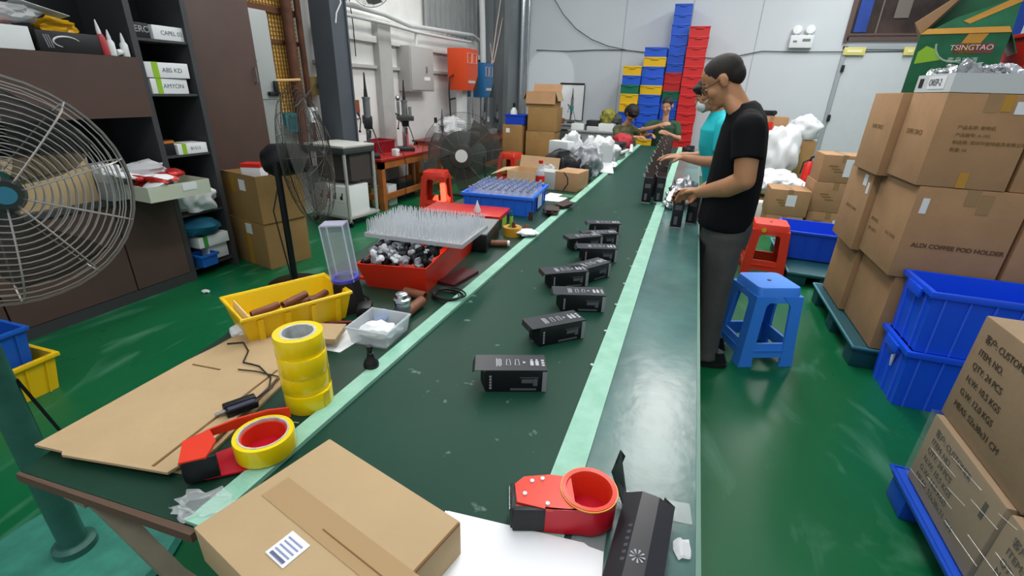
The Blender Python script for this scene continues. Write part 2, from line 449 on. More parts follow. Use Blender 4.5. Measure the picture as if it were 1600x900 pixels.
# steel under-frame
for x, y in ((-.72, .50), (-.12, .50), (.08, 2.4), (-1.1, 2.4), (.08, 4.6), (-1.1, 4.6), (.08, 7.6), (-1.1, 7.6)):
    b = B()
    b.span(x - .025, x + .025, y - .025, y + .025, 0, .715); b.span(x - .045, x + .045, y - .045, y + .045, 0, .012)
    tpart('leg', b, M_frame)
for xa, ya, xb, yb, z in ((-1.08, .56, .08, .56, .68), (-1.1, 2.4, .08, 2.4, .68), (-1.1, 4.6, .08, 4.6, .68)):
    b = B(); b.box(((xa + xb) / 2, (ya + yb) / 2, z), (abs(xb - xa), .05, .07)); tpart('crossbar', b, M_frame)
b = B(); b.span(-.68, -.62, .5, YE, .60, .70); b.span(-.22, -.16, .5, YE, .60, .70); tpart('belt_frame', b, M_frame)
b = B(); b.tube([(-1.09, .385, .715), (-1.04, .39, .66), (-.90, .40, .50), (-.72, .46, .28)], .024, 4); b.box((-1.09, .385, .70), (.07, .04, .06)); tpart('brace', b, M_frame)
b = B(); b.cyl((-.70, .435, .702), (-.16, .435, .702), .045, n=20); tpart('end_roller', b, M_steel)
b = B(); b.cyl((-.70, YE, .70), (-.16, YE, .70), .045, n=20); tpart('end_roller', b, M_steel)
# ================================================================== LEFT WALL: BOOKCASE
M_brown = mat('dark_brown_laminate', '#55433D', .45, var=.1, scale=2.5, spec=.35)
M_brownd = mat('charcoal_laminate', '#1E2022', .5, spec=.35)
M_greyed = mat('grey_laminate_edge', '#3C3E40', .5)
SX = -3.57
bk = thing('bookcase', 'tall dark brown bookcase wall unit with open shelves and lower doors', 'bookcase', (SX, 1.9, 0))
bkm = Matrix.Translation((-SX, -1.9, 0))
def kp(name, b, m, **k):
    b.bm.transform(bkm); return obj(name, b, m, bk, **k)
XB = -4.02
b = B(); b.span(XB - .03, XB, -.3, 2.79, 0, 2.45); kp('back_panel', b, M_brownd)
for y in (.55, 2.395, 2.79):
    b = B(); b.span(XB, SX, y - .02, y + .02, 0, 2.45); kp('upright', b, M_greyed)
b = B(); b.span(XB, SX + .02, -.3, 2.37, .70, .735); kp('counter', b, M_greyed)
b = B(); b.span(XB, SX, -.3, 2.375, 2.42, 2.46); b.span(XB, SX, 2.415, 2.77, 2.42, 2.46); kp('top_panel', b, M_brownd)
b = B(); b.span(XB, SX + .03, -.3, 2.37, 1.245, 1.615); kp('drawer_box', b, M_brown)
b = B(); b.span(XB, SX + .0, -.3, 2.375, 0, .075); kp('plinth', b, M_greyed)
for y0, y1 in ((-.3, .57), (.58, 1.265), (1.275, 1.965), (1.975, 2.37)):
    b = B(); b.span(SX - .02, SX + .004, y0, y1, .08, .70); kp('door', b, M_brown)
for z in (1.74, 1.39, .965, .52, .09):
    b = B(); b.span(XB, SX - .01, 2.415, 2.77, z - .016, z); kp('shelf', b, M_greyed)
wd = thing('wardrobe', 'plain dark brown tall cabinet beside the open shelf column', 'cabinet', (-3.80, 3.09, 0))
b = B(); b.span(-.48, -.02, -.265, .46, .05, 2.46); obj('carcass', b, M_brownd, wd)
b = B(); b.span(-.02, .02, -.27, .47, .06, 2.44, bev=.003); obj('door', b, M_brown, wd)
b = B(); b.span(-.45, -.03, -.25, .44, 0, .05); obj('plinth', b, M_greyed, wd)
b = B(); b.tube([(.02, .42, 1.6), (.045, .42, 1.6), (.045, .42, 1.48), (.02, .42, 1.48)], .006); obj('handle', b, M_steel, wd)

# -- things standing in the bookcase
def gift_box(name, label, cat, c, d, rz, body, cap=None, stripe=None, scribble=None, lidz=None, group=None):
    t = thing(name, label, cat, c, rz, group)
    b = B(); b.box((0, 0, d[2] / 2), d, bev=.003); o = obj('box_body', b, body, t)
    if stripe:
        b = B(); b.box((0, -d[1] * .28, d[2] / 2), (d[0] + .003, d[1] * .14, d[2] + .003)); obj('green_stripe', b, stripe, t)
    if lidz:
        b = B(); b.box((0, 0, d[2] * .86), (d[0] + .008, d[1] + .008, d[2] * .3), bev=.002); obj('lid', b, cap or body, t)
    if scribble:
        text(scribble, min(d[2] * .42, d[1] * .2), M_ink, t, (d[0] / 2 + (.005 if lidz else 0), d[1] * .1, d[2] * .5), (0, 1, 0), (0, 0, 1), 'handwriting')
    return t
M_lime = mat('lime_green_print', '#8FBE2A', .5)
M_blk = mat('matt_black_card', '#17181A', .45)
gift_box('gift_box', 'upper white box with a slanted lime stripe, second shelf of the column', 'box', (-3.70, 2.60, 1.495), (.2, .3, .10), R_(-4), M_white, stripe=M_lime, scribble='ABS KD')
gift_box('gift_box', 'lower white box with lime stripe under its twin, second shelf of the column', 'box', (-3.71, 2.59, 1.39), (.2, .27, .10), 0, M_white, stripe=M_lime, scribble='AMYON')
gift_box('carton_tray', 'white cardboard box with handwriting on the top shelf of the column', 'box', (-3.68, 2.66, 1.74), (.16, .22, .09), 0, M_white, scribble='CAPEL 02')
t = gift_box('gift_box', 'black printed box beside the white one on the top shelf', 'box', (-3.72, 2.475, 1.74), (.2, .13, .095), 0, M_blk)
text('AERO', .055, mat('silver_print', '#A9ADB2', .4), t, (.1, 0, .055), (0, 1, 0), (0, 0, 1))
gift_box('carton_tray', 'small white box with lime corner on the third shelf of the column', 'box', (-3.67, 2.64, .965), (.17, .23, .075), R_(-3), M_white, stripe=M_lime, scribble='B1512')
t = gift_box('gift_box', 'small black box with orange stripe on the third shelf of the column', 'box', (-3.69, 2.47, .965), (.16, .09, .11), 0, M_blk)
b = B(); b.box((0, 0, .095), (.163, .093, .018)); obj('orange_band', b, mat('orange_print', '#C8701E', .5), t)
# plastic bag heap on the fourth shelf
b = B(); b.lump((0, 0, .10), (.13, .15, .14), 3, .35, 2.6, 4, flat=.1)
o = obj('plastic_bag', b, M_bagw, None, (-3.64, 2.58, .53), ang=60); tag(o, 'crumpled white plastic bag bulging from the fourth shelf of the column', 'bag')
t = thing('jar', 'clear ribbed jar lying behind the crumpled bag on the shelf', 'jar', (-3.72, 2.70, .525))
b = B(); b.lathe([(.03, 0), (.055, .005), (.057, .13), (.05, .15), (.045, .15), (.05, .128), (.05, .012), (.02, .01)], 20); obj('jar_body', b, M_clear, t)
b = B(); b.lathe([(.01, .15), (.05, .15), (.05, .165), (.01, .165)], 20); obj('lid', b, M_dark, t)
# lowest compartment
b = B(); b.lump((0, 0, .06), (.16, .15, .075), 11, .25, 2, 3, flat=.055)
o = obj('cloth_bag', b, mat('teal_fabric', '#17627E', .8, var=.15), None, (-3.66, 2.575, .33)); tag(o, 'folded teal fabric bag in the lowest shelf compartment', 'bag')
gift_box('gift_box', 'white box with green stripe under the teal bag', 'box', (-3.66, 2.62, .235), (.2, .27, .085), 0, M_white, stripe=mat('green_print', '#3D9B3D', .5))
gift_box('carton_tray', 'plain white box at the bottom beneath the striped one', 'box', (-3.68, 2.66, .105), (.17, .18, .12), 0, M_wplas)
t = thing('parts_tray', 'small blue plastic tray at the foot of the shelf column', 'tray', (-3.60, 2.52, .09))
def open_bin(t, w, d, h, m, taper=.06, th=.006, rim=.012, ribs=0, name='bin_body', rimh=.02, ribm=None):
    b = B(); x, y = w / 2, d / 2; k = 1 - taper
    o0 = [(-x * k, -y * k, 0), (x * k, -y * k, 0), (x * k, y * k, 0), (-x * k, y * k, 0)]
    o1 = [(-x, -y, h), (x, -y, h), (x, y, h), (-x, y, h)]
    i1 = [(-x + th, -y + th, h), (x - th, -y + th, h), (x - th, y - th, h), (-x + th, y - th, h)]
    i0 = [(-x * k + th, -y * k + th, th), (x * k - th, -y * k + th, th), (x * k - th, y * k - th, th), (-x * k + th, y * k - th, th)]
    b.loft([[Vector(p) for p in r] for r in (o0, o1, i1, i0)])
    obj(name, b, m, t)
    if rim:
        b = B()
        for sx, sy, lx, ly in ((0, -1, w + 2 * rim, rim), (0, 1, w + 2 * rim, rim), (-1, 0, rim, d), (1, 0, rim, d)):
            b.box((sx * (x + rim / 2 - .001), sy * (y + rim / 2 - .001), h - rimh / 2), (lx, ly, rimh), bev=.002)
        obj('rim', b, m, t)
    if ribs:
        b = B()
        for sgn in (-1, 1):
            for i in range(ribs):
                f = (i + .5) / ribs * 2 - 1
                b.hexa([(f * x * k - .004, sgn * y * k, 0), (f * x * k + .004, sgn * y * k, 0), (f * x * k + .004, sgn * (y * k + .007), 0), (f * x * k - .004, sgn * (y * k + .007), 0),
                        (f * x - .004, sgn * y, h), (f * x + .004, sgn * y, h), (f * x + .004, sgn * (y + .007), h), (f * x - .004, sgn * (y + .007), h)])
            n2 = max(2, int(ribs * d / w))
            for i in range(n2):
                f = (i + .5) / n2 * 2 - 1
                b.hexa([(sgn * x * k, f * y * k - .004, 0), (sgn * (x * k + .007), f * y * k - .004, 0), (sgn * (x * k + .007), f * y * k + .004, 0), (sgn * x * k, f * y * k + .004, 0),
                        (sgn * x, f * y - .004, h), (sgn * (x + .007), f * y - .004, h), (sgn * (x + .007), f * y + .004, h), (sgn * x, f * y + .004, h)])
        obj('ribs', b, ribm or m, t)
    return t
open_bin(t, .16, .14, .10, mat('sky_blue_plastic', '#1B5FB5', .4))
# things on top of the drawer box
t = gift_box('gift_box', 'white box with a lime end on the brown drawer box, far left', 'box', (-3.68, 1.66, 1.617), (.22, .34, .12), R_(4), M_wplas)
b = B(); b.box((0, -.135, .06), (.223, .06, .123)); obj('lime_end', b, M_lime, t)
b = B(); b.lump((0, 0, .03), (.09, .16, .035), 21, .4, 2.5, 3, flat=.025)
o = obj('foam_wrap', b, mat('pink_foam_wrap', '#C79C9C', .7, var=.25, scale=12), None, (-3.70, 1.66, 1.737)); tag(o, 'pinkish wrapped parts heaped on the white lime ended box', 'wrapping')
b = B(); b.lump((0, 0, .05), (.12, .13, .045), 23, .4, 2.2, 3)
o = obj('plastic_bag', b, M_bag, None, (-3.66, 1.80, 1.752)); tag(o, 'clear plastic bag draped across the white and black boxes', 'bag')
t = gift_box('gift_box', 'long black printed box with a white swirl on the brown drawer box', 'box', (-3.68, 2.02, 1.617), (.2, .33, .11), R_(2), M_blk)
b = B()
b.tube([(.102, -.02 + .07 * cos(a), .055 + .03 * sin(a)) for a in [R_(x) for x in range(20, 250, 15)]], [.002 + .003 * sin(i / 15 * pi) for i in range(16)], 6)
obj('swirl_print', b, mat('white_print', '#D5D8DA', .5), t)
b = B()
for i in range(3): b.box((.1005, -.125 + .012 * i, .055), (.002, .005, .07), M=Matrix.Rotation(R_(10), 3, 'X'))
obj('side_print', b, mat('grey_print2', '#888C90', .5), t)
b = B(); b.lump((0, 0, .03), (.07, .10, .05), 31, .4, 2.4, 3, flat=.03)
o = obj('yellow_bag', b, mat('yellow_film', '#D8A51A', .35, var=.2, scale=15), None, (-3.70, 2.03, 1.727)); tag(o, 'yellow plastic bag on top of the long black box', 'bag')
b = B(); b.plate([(0, -.12, 0), (.10, -.12, -.008), (.10, .12, -.02), (0, .12, 0)], .003)
o = obj('paper_sheet', b, mat('grey_white_sheet', '#C3C6CB', .5), None, (-3.66, 1.93, 1.825)); o.rotation_euler = (R_(-12), R_(-18), 0); tag(o, 'white plastic sheet leaning over the yellow bag and black box', 'sheet')
def glue(label, y, m, h=.15, rot=0):
    t = thing('glue_bottle', label, 'bottle', (-3.60, y, 1.617), 0, 'glue bottles on the drawer box')
    b = B(); b.lathe([(.004, 0), (.022, 0), (.023, .005), (.023, h * .5), (.015, h * .6), (.006, h * .62)], 16); obj('bottle_body', b, m, t)
    b = B(); b.lathe([(.012, h * .58), (.012, h * .7), (.003, h), (.001, h)], 12); obj('nozzle', b, M_wplas, t)
    if rot: t.rotation_euler = (R_(rot), 0, 0)
glue('red glue bottle with pale nozzle beside the long black box', 2.215, mat('rose_plastic', '#B0393F', .4), .2, 4)
glue('white glue bottle just right of the red one', 2.255, M_wplas, .15)
glue('white glue bottle standing alone nearest the shelf upright', 2.335, M_wplas, .14)
t = thing('glue_bottle', 'white nozzle bottle lying between the two white glue bottles', 'bottle', (-3.59, 2.275, 1.637), 0, 'glue bottles on the drawer box', rot=(R_(-80), 0, R_(10)))
b = B(); b.lathe([(.004, 0), (.018, 0), (.018, .03), (.003, .05), (.002, .06)], 14); obj('bottle_body', b, M_wplas, t)
# tray of red packets on the counter
p = at(232, 300, z=.74)
t = thing('carton_tray', 'cream open carton of red foil packets jutting off the bookcase counter', 'box', (-3.42, 2.24, .735), R_(-3))
open_bin(t, .36, .42, .10, mat('cream_card', '#C6CCB8', .6), taper=0, th=.004, rim=0, name='carton_body')
b = B(); b.box((.183, .06, .07), (.003, .1, .05)); obj('paper_label', b, M_white, t)
M_redf = mat('red_foil', '#B0201C', .25, .3, bump=.4, bscale=30)
for i in range(14):
    b = B(); b.lump((0, 0, 0), (.075, .05, .018), 40 + i, .35, 2.4, 2)
    o = obj('foil_packet', b, M_redf if i % 4 else M_white, None, (-3.42 + random.uniform(-.11, .12), 2.24 + random.uniform(-.15, .15), .825 + .004 * i)); o.rotation_euler = (random.uniform(-.5, .5), random.uniform(-.4, .4), random.uniform(0, 3))
    tag(o, ('red foil packet piled in the cream carton on the counter' if i % 4 else 'white paper packet among the red foil packets on the counter'), 'packet', 'packets in the cream carton')
b = B(); b.lump((0, 0, .0), (.10, .14, .06), 77, .4, 2.2, 3)
o = obj('plastic_bag', b, M_bag, None, (-3.55, 2.22, .90)); tag(o, 'clear bag over the red packets in the cream carton', 'bag')
b = B(); b.plate([(-.06, -.12, 0), (.06, -.12, 0), (.06, .12, 0), (-.06, .12, 0)], .012)
o = obj('paper_pad', b, M_white, None, (-3.44, 2.05, .895)); o.rotation_euler = (R_(-14), R_(14), R_(8)); tag(o, 'white paper pad lying tilted against the red packets', 'paper')
# boxes behind the fan on the counter
def carton(name, label, w, d, h, loc, rz=0, m=None, tape=True, flaps=False, group=None, bev=.006, cat='box', stape=None):
    """closed shipping carton: w along x, d along y; front is -y"""
    t = thing(name, label, cat, loc, rz, group)
    m = m or M_card
    b = B()
    if flaps:
        th = .005
        x, y = w / 2, d / 2
        b.loft([[Vector(p) for p in r] for r in ([(-x, -y, 0), (x, -y, 0), (x, y, 0), (-x, y, 0)], [(-x, -y, h), (x, -y, h), (x, y, h), (-x, y, h)],
               [(-x + th, -y + th, h), (x - th, -y + th, h), (x - th, y - th, h), (-x + th, y - th, h)], [(-x + th, -y + th, th), (x - th, -y + th, th), (x - th, y - th, th), (-x + th, y - th, th)])])
    else: b.box((0, 0, h / 2), (w, d, h), bev=bev)
    obj('carton_body', b, m, t)
    if tape:
        b = B(); b.box((0, 0, h + .0006), (.055, d + .003, .0014)); b.box((0, -d / 2 - .0008, h - .04), (.055, .0014, .085)); b.box((0, d / 2 + .0008, h - .04), (.055, .0014, .085))
        obj('tape', b, stape or M_ptape, t)
        b = B(); b.box((0, 0, h + .0002), (.0025, d * .98, .0008)); obj('flap_seam', b, M_cardedge, t)
    return t
def sticker(t, o, r, u, w, h, m=None, name='label_sticker', lines=0):
    M = frame(o, r, u); b = B(); b.box((0, 0, .0012), (w, h, .0012)); b.bm.transform(M)
    s = obj(name, b, m or M_white, t)
    if lines:
        b = B()
        for i in range(lines): b.box((0, h * (.36 - .72 * i / max(1, lines - 1)), .0021), (w * .74, h * .035 + .0006, .0005))
        b.bm.transform(M); obj('sticker_print', b, M_ink, s)
    return s
carton('cardboard_box', 'brown cardboard box on the bookcase counter seen through the big fan', .24, .42, .30, (-3.72, 1.72, .735), 0, M_cardp)
t = gift_box('storage_box', 'grey box with lid on the counter behind the rim of the big fan', 'box', (-3.62, 2.005, .735), (.26, .12, .17), 0, mat('grey_card', '#8A8F90', .6), cap=mat('pale_grey_card', '#A9ADAC', .6), lidz=True)
gift_box('gift_box', 'white shallow box on the grey lidded box beside the cream carton', 'box', (-3.62, 2.0, .908), (.2, .11, .05), 0, M_white)

# ================================================================== FLOOR BOXES AT LEFT
def shipping_stack():
    a = carton('cardboard_box', 'lower brown carton of the pair standing by the wardrobe', .52, .40, .40, (-3.42, 3.06, 0), R_(-12), M_card2, stape=M_ytape)
    sticker(a, (.03, -.2, .33), (1, 0, 0), (0, 0, 1), .09, .09)
    b = B(); b.box((.0, -.2008, .2), (.055, .0015, .38)); obj('amber_tape', b, M_ytape, a)
    t = carton('cardboard_box', 'upper brown open carton of the pair standing by the wardrobe', .54, .40, .38, (-3.415, 3.06, .402), R_(-13), M_card2, tape=False, flaps=True)
    sticker(t, (.05, -.2, .30), (1, 0, 0), (0, 0, 1), .09, .09)
    b = B(); b.box((-.10, -.2008, .30), (.055, .0015, .15)); obj('amber_tape', b, M_ytape, t)
    for nm, pts in (('flap', [(-.27, -.2, .38), (.27, -.2, .38), (.25, -.235, .25), (-.25, -.235, .25)]), ('flap', [(.27, -.2, .38), (.27, .2, .38), (.34, .19, .28), (.34, -.19, .28)])):
        b = B(); b.plate(pts, .004) if False else b.plate([pts[0], pts[1], (pts[1][0], pts[1][1], pts[1][2] + .012), (pts[0][0], pts[0][1], pts[0][2] + .012)], .005); obj(nm, b, M_card2, t)
    g = gift_box('gift_box', 'red and white package poking out of the upper open carton', 'box', (-3.40, 2.99, .70), (.16, .12, .16), R_(20), M_white)
    b = B(); b.box((0, 0, .15), (.163, .123, .03)); obj('red_band', b, M_red, g)
    b = B(); b.lump((0, 0, .16), (.16, .12, .16), 4, .2, 2, 3, flat=.9)
    o = obj('black_bag', b, mat('black_film', '#1A1A1C', .35), None, (-3.52, 3.07, .47)); tag(o, 'black bag inside the upper open carton by the wardrobe', 'bag')
shipping_stack()
# baskets at the far left behind the fan pole
t = thing('parts_basket', 'yellow plastic parts basket on the floor behind the green fan pole', 'basket', (-3.02, .90, 0), R_(3)); open_bin(t, .36, .42, .2, M_yel, .12, .006, .015, 5)
t = thing('parts_basket', 'blue plastic basket stacked crosswise in the yellow floor basket', 'basket', (-3.03, .89, .125), R_(3)); open_bin(t, .30, .34, .24, mat('royal_blue', '#1A58B8', .4), .12, .006, .012, 4)
b = B(); b.lump((0, 0, .008), (.035, .022, .012), 8, .4, 2, 2, flat=.5)
o = obj('paper_scrap', b, M_white, None, (-3.28, 2.25, .003)); tag(o, 'white scrap of paper lying on the green floor by the bookcase', 'paper')

# ================================================================== FANS
def fan_head(parent, R, depth, nring, nspoke, mg, mb, hubr, wr=.0022, blades=3, hubcol=None, badge=None, M=None):
    """guard, motor, blades in local frame: axis +x, centre at the origin"""
    T = M or Matrix.Identity(4)
    def dish(sgn, name):
        b = B()
        for i in range(nring):
            f = (i + 1) / nring
            r = hubr + (R - hubr) * f
            x = sgn * depth * (1 - ((r) / R) ** 2.4) ** .5 if r < R else 0
            n = 40
            b.tube([(x, r * cos(2 * pi * a / n), r * sin(2 * pi * a / n)) for a in range(n)], wr if i < nring - 1 else wr * 2.6, 5, closed=True)
        for k in range(nspoke):
            a = 2 * pi * k / nspoke + .2
            pts = []
            for i in range(9):
                r = hubr * .8 + (R - hubr * .8) * i / 8
                x = sgn * depth * max(0, 1 - (r / R) ** 2.4) ** .5 + sgn * wr
                pts.append((x, r * cos(a), r * sin(a)))
            b.tube(pts, wr * 1.3, 5)
        b.bm.transform(T); obj(name, b, mg, parent)
    dish(1, 'front_guard'); dish(-1, 'rear_guard')
    b = B(); b.lathe([(.005, depth + .012), (hubr * .8, depth + .012), (hubr, depth + .002), (hubr, depth - .012), (.005, depth - .012)], 28, M=T @ Matrix.Rotation(R_(90), 4, 'Y'))
    h = obj('hub_cap', b, hubcol or mb, parent)
    if badge:
        b = B(); b.lathe([(.002, depth + .015), (hubr * .5, depth + .015), (hubr * .5, depth + .010), (.002, depth + .010)], 24, M=T @ Matrix.Rotation(R_(90), 4, 'Y')); obj('badge', b, badge, h)
    b = B(); b.lathe([(.01, -depth * .2), (R * .2, -depth * .2), (R * .24, -depth - .04), (R * .24, -depth - .14), (R * .16, -depth - .2), (.01, -depth - .2)], 24, M=T @ Matrix.Rotation(R_(90), 4, 'Y'))
    obj('motor', b, mb, parent)
    for k in range(blades):
        a0 = 2 * pi * k / blades + .5
        b = B(); rings = []
        for i in range(7):
            f = i / 6; r = R * (.14 + .74 * f); wd = .5 + .32 * sin(f * pi * .8)
            lead, trail = [], []
            ring = []
            for s, th in ((-1, .003), (0, .003), (1, .003), (1, -.003), (0, -.003), (-1, -.003)):
                a = a0 + s * wd * .62 + .35 * f
                ring.append(Vector((depth * .0 + s * .035 * (1 - .4 * f) + th, r * cos(a), r * sin(a))))
            rings.append(ring)
        b.loft(rings); b.bm.transform(T); obj('blade', b, hubcol or mb, parent)
# large green pedestal fan
M_gfan = mat('green_hammered_paint', '#33665A', .4, .1, var=.12, scale=20)
M_guard = mat('chromed_wire', '#B9B4B0', .35, .75)
fx, fy = -1.70, .53
t = thing('pedestal_fan', 'large green pedestal fan with a silver wire guard at the left edge', 'fan', (fx, fy, 0))
b = B(); b.lathe([(.02, 0), (.30, 0), (.305, .012), (.29, .03), (.12, .05), (.02, .052)], 48); obj('base', b, mat('green_cast_base', '#43907E', .35, .15, var=.15, scale=14), t)
b = B(); b.lathe([(.03, .05), (.058, .05), (.058, .075), (.045, .085), (.03, .085)], 28); obj('collar', b, M_gfan, t)
b = B(); b.cyl((0, 0, .05), (0, 0, 1.16), .036, n=24); obj('pole', b, M_gfan, t)
b = B(); b.box((-.03, 0, 1.18), (.1, .07, .1), bev=.01); obj('tilt_bracket', b, M_gfan, t)
hp = at(-8, 302, x=-1.60)
FM = Matrix.Translation(Vector((-1.60, hp.y, hp.z)) - Vector((fx, fy, 0))) @ Matrix.Rotation(R_(-12), 4, 'Z') @ Matrix.Rotation(R_(-4), 4, 'Y')
fan_head(t, .285, .075, 15, 10, M_guard, M_gfan, .042, .0018, 3, film('smoky_dark_blade', '#2A2B2B', .5, .3), mat('badge_teal', '#2B6F86', .4), FM)
b = B(); b.tube([(.02, .03, .7), (.05, .1, .3), (.25, .25, .02), (.5, .5, .006), (.35, .9, .006)], .005, 6); obj('cord', b, M_black, t)
# dark wire fan on a stand by the cardboard boxes
fx, fy = -2.80, 2.66
t = thing('stand_fan', 'black wire stand fan seen edge on before the wardrobe', 'fan', (fx, fy, 0))
b = B(); b.lathe([(.02, 0), (.2, 0), (.2, .015), (.05, .04), (.02, .04)], 32); obj('base', b, M_black, t)
b = B(); b.cyl((0, 0, .03), (0, 0, .96), .024, n=16); obj('pole', b, M_black, t)
hp = at(482, 246, y=2.86); HB = hp - Vector((fx, fy, 0))
M_dwire = mat('dark_wire', '#4A4843', .4, .6)
FM = Matrix.Translation(HB) @ Matrix.Rotation(R_(28), 4, 'Z') @ Matrix.Rotation(R_(-6), 4, 'Y')
fan_head(t, .50, .12, 22, 20, M_dwire, M_black, .05, .0012, 3, film('smoky_blade', '#4A4D4A', .38, .3), None, FM)
b = B(); b.tube([(HB.x - .16, HB.y - .06, HB.z + .05), (HB.x - .17, HB.y - .12, HB.z - .1), (-.05, -.05, .6), (.0, -.06, .3), (.06, -.08, .02)], .005, 6); obj('cord', b, M_black, t)
b = B(); b.tube([FM @ Vector((-.23, .09 * cos(a), .09 * sin(a))) for a in [i * pi / 8 for i in range(16)]], .006, 6, closed=True); obj('cord_loop', b, M_white, t)
# floor fan with the big grey hub
c = at(723, 243, y=6.0)
t = thing('floor_fan', 'large round floor fan with dark grey body and white centre disc', 'fan', (c.x, 6.0, 0))
FM = Matrix.Translation((0, 0, c.z)) @ Matrix.Rotation(R_(-72), 4, 'Z') @ Matrix.Rotation(R_(-4), 4, 'Y')
fan_head(t, .56, .12, 18, 12, mat('grey_wire', '#77756E', .4, .6), mat('dark_grey_green', '#3A403C', .5), .17, .0016, 3, film('grey_blade', '#4A4843', .5, .3), mat('white_badge', '#D8DAD8', .4), FM)
b = B(); b.lathe([(.01, .02), (.3, .0), (.33, -.02), (.33, -.05), (.01, -.05)], 32, M=FM @ Matrix.Rotation(R_(90), 4, 'Y')); obj('motor_cover', b, _M['dark_grey_green'], t)
b = B(); b.tube([(-.35, .05, .02), (-.30, .05, c.z), (-.3, .05, c.z)], .016, 8); b.tube([(.35, .05, .02), (.30, .05, c.z), (.3, .05, c.z)], .016, 8); obj('yoke', b, M_dark, t)
b = B(); b.tube([(-.4, -.2, .016), (.4, -.2, .016), (.4, .25, .016), (-.4, .25, .016)], .016, 8, closed=True); obj('base_frame', b, M_dark, t)
# wall fan under the roof, only its lower rim in view
c = at(576, -22, x=-3.9)
t = thing('wall_fan', 'dark wire wall fan hanging at the top edge above the white wall', 'fan', (-4.3, c.y, c.z))
FM = Matrix.Translation((.42, 0, 0)) @ Matrix.Rotation(R_(-45), 4, 'Z') @ Matrix.Rotation(R_(30), 4, 'Y')
fan_head(t, .24, .07, 12, 12, M_dwire, M_dark, .04, .0012, 3, mat('grey_blade2', '#8B8F8E', .4), None, FM)
b = B(); b.tube([(0, 0, -.05), (.15, 0, -.05), (.3, 0, .0)], .022, 8); b.box((.01, 0, -.05), (.03, .12, .18)); obj('wall_bracket', b, M_dark, t)
b = B(); b.tube([(.1, .0, -.08), (.09, .05, -.4), (.05, .1, -.75)], .006, 6); obj('pull_cord', b, M_dark, t)
# ================================================================== LEFT WALL BEYOND THE WARDROBE
# grey steel cabinet door panel with a black handle
t = thing('electric_cabinet', 'tall grey steel electric cabinet with a black swing handle by the yellow window', 'cabinet', (-4.28, 3.86, 0))
b = B(); b.span(0, .22, -.20, .17, .3, 2.12, bev=.006); obj('carcass', b, mat('pale_grey_steel', '#A9AFAE', .4, .1), t)
b = B(); b.span(.22, .236, -.19, .16, 1.33, 2.10, bev=.003); obj('door', b, _M['pale_grey_steel'], t)
b = B(); b.span(.22, .236, -.19, .16, .35, 1.31, bev=.003); obj('door', b, mat('mid_grey_steel', '#8D928E', .45, .1), t)
b = B(); b.span(.236, .27, .02, .16, 1.36, 1.40, bev=.006); b.span(.25, .275, .09, .13, 1.36, 1.50, bev=.006); obj('swing_handle', b, M_black, t)
b = B(); b.loft([[Vector((.2365, -.07 + .035 * cos(a), 1.68 + .035 * sin(a))) for a in (R_(90), R_(210), R_(330))], [Vector((.238, -.07 + .035 * cos(a), 1.68 + .035 * sin(a))) for a in (R_(90), R_(210), R_(330))]]); obj('warning_mark', b, mat('faint_grey', '#868C8C', .5), t)
# amber glass block window
b = B(); b.span(WX, WX + .02, 3.5, 4.62, 1.18, 2.9)
M_amb = mat('amber_window_glass', '#C79A4A', .25, col2='#DDBC78', scale=4, emit=.12)
w2 = struct('window_2', b, M_amb)
b = B()
for i in range(28):
    y = 3.5 + .04 * i; b.span(WX + .02, WX + .03, y - .004, y + .004, 1.18, 2.9)
for i in range(43):
    z = 1.18 + .04 * i; b.span(WX + .02, WX + .03, 3.5, 4.62, z - .004, z + .004)
obj('grille', b, mat('amber_lattice', '#8A6730', .6), w2)
b = B(); b.span(WX + .02, WX + .05, 3.5, 4.62, 1.86, 1.90); b.span(WX + .02, WX + .06, 3.5, 4.62, 2.14, 2.20); obj('transom', b, mat('brown_rusty_frame', '#5F3A24', .7), w2)
# lower painted wall strip behind the window bottom + rusty steel pipes
M_rust = mat('rusty_steel', '#5B3826', .75, var=.3, scale=9)
b = B(); b.cyl((-4.18, 4.42, .6), (-4.18, 4.42, 4.3), .055, n=18)
tag(obj('rusty_post', b, M_rust), 'thick rusty brown steel post left of the grey pillar', 'post')
b = B(); b.cyl((-4.2, 4.61, .8), (-4.2, 4.61, 4.3), .032, n=16)
tag(obj('rusty_pipe', b, M_rust), 'thin rusty brown pipe between the thick post and the grey pillar', 'pipe')
b = B(); b.cyl((-4.12, 4.02, 1.50), (-4.10, 4.40, 1.52), .014, n=10)
tag(obj('wall_rod', b, mat('pale_wood', '#C9A572', .7)), 'short pale rod sticking across the amber window beside the cabinet', 'rod')
# teal meter box, power outlet, switch box
t = thing('meter_box', 'small teal box on the wall behind the black wire fan', 'box', (-4.28, 4.32, .98))
b = B(); b.span(0, .1, -.12, .14, 0, .2, bev=.006); obj('box_body', b, mat('teal_plastic', '#2A6E74', .5, var=.2, scale=25), t)
b = B(); b.span(.1, .104, -.09, .11, .03, .17); obj('front_plate', b, mat('teal_plate', '#1F565C', .5), t)
t = thing('power_outlet', 'white power outlet hung on the rusty post behind the black fan', 'outlet', (-4.09, 4.50, 1.08))
b = B(); b.span(0, .04, -.06, .06, 0, .16, bev=.006); obj('outlet_body', b, M_wplas, t)
for dz in (.04, .11):
    b = B(); b.span(.04, .043, -.03, .03, dz - .015, dz + .015); obj('socket', b, mat('outlet_grey', '#8F9496', .5), t)
t = thing('switch_box', 'yellowed switch box beside the grey pillar with a black toggle', 'switch', (-4.27, 4.80, 1.36))
b = B(); b.span(0, .07, -.07, .07, 0, .2, bev=.006); obj('box_body', b, mat('yellowed_plastic', '#B9A060', .5), t)
b = B(); b.span(.07, .09, -.035, .045, .07, .12, bev=.004); obj('toggle', b, M_black, t)
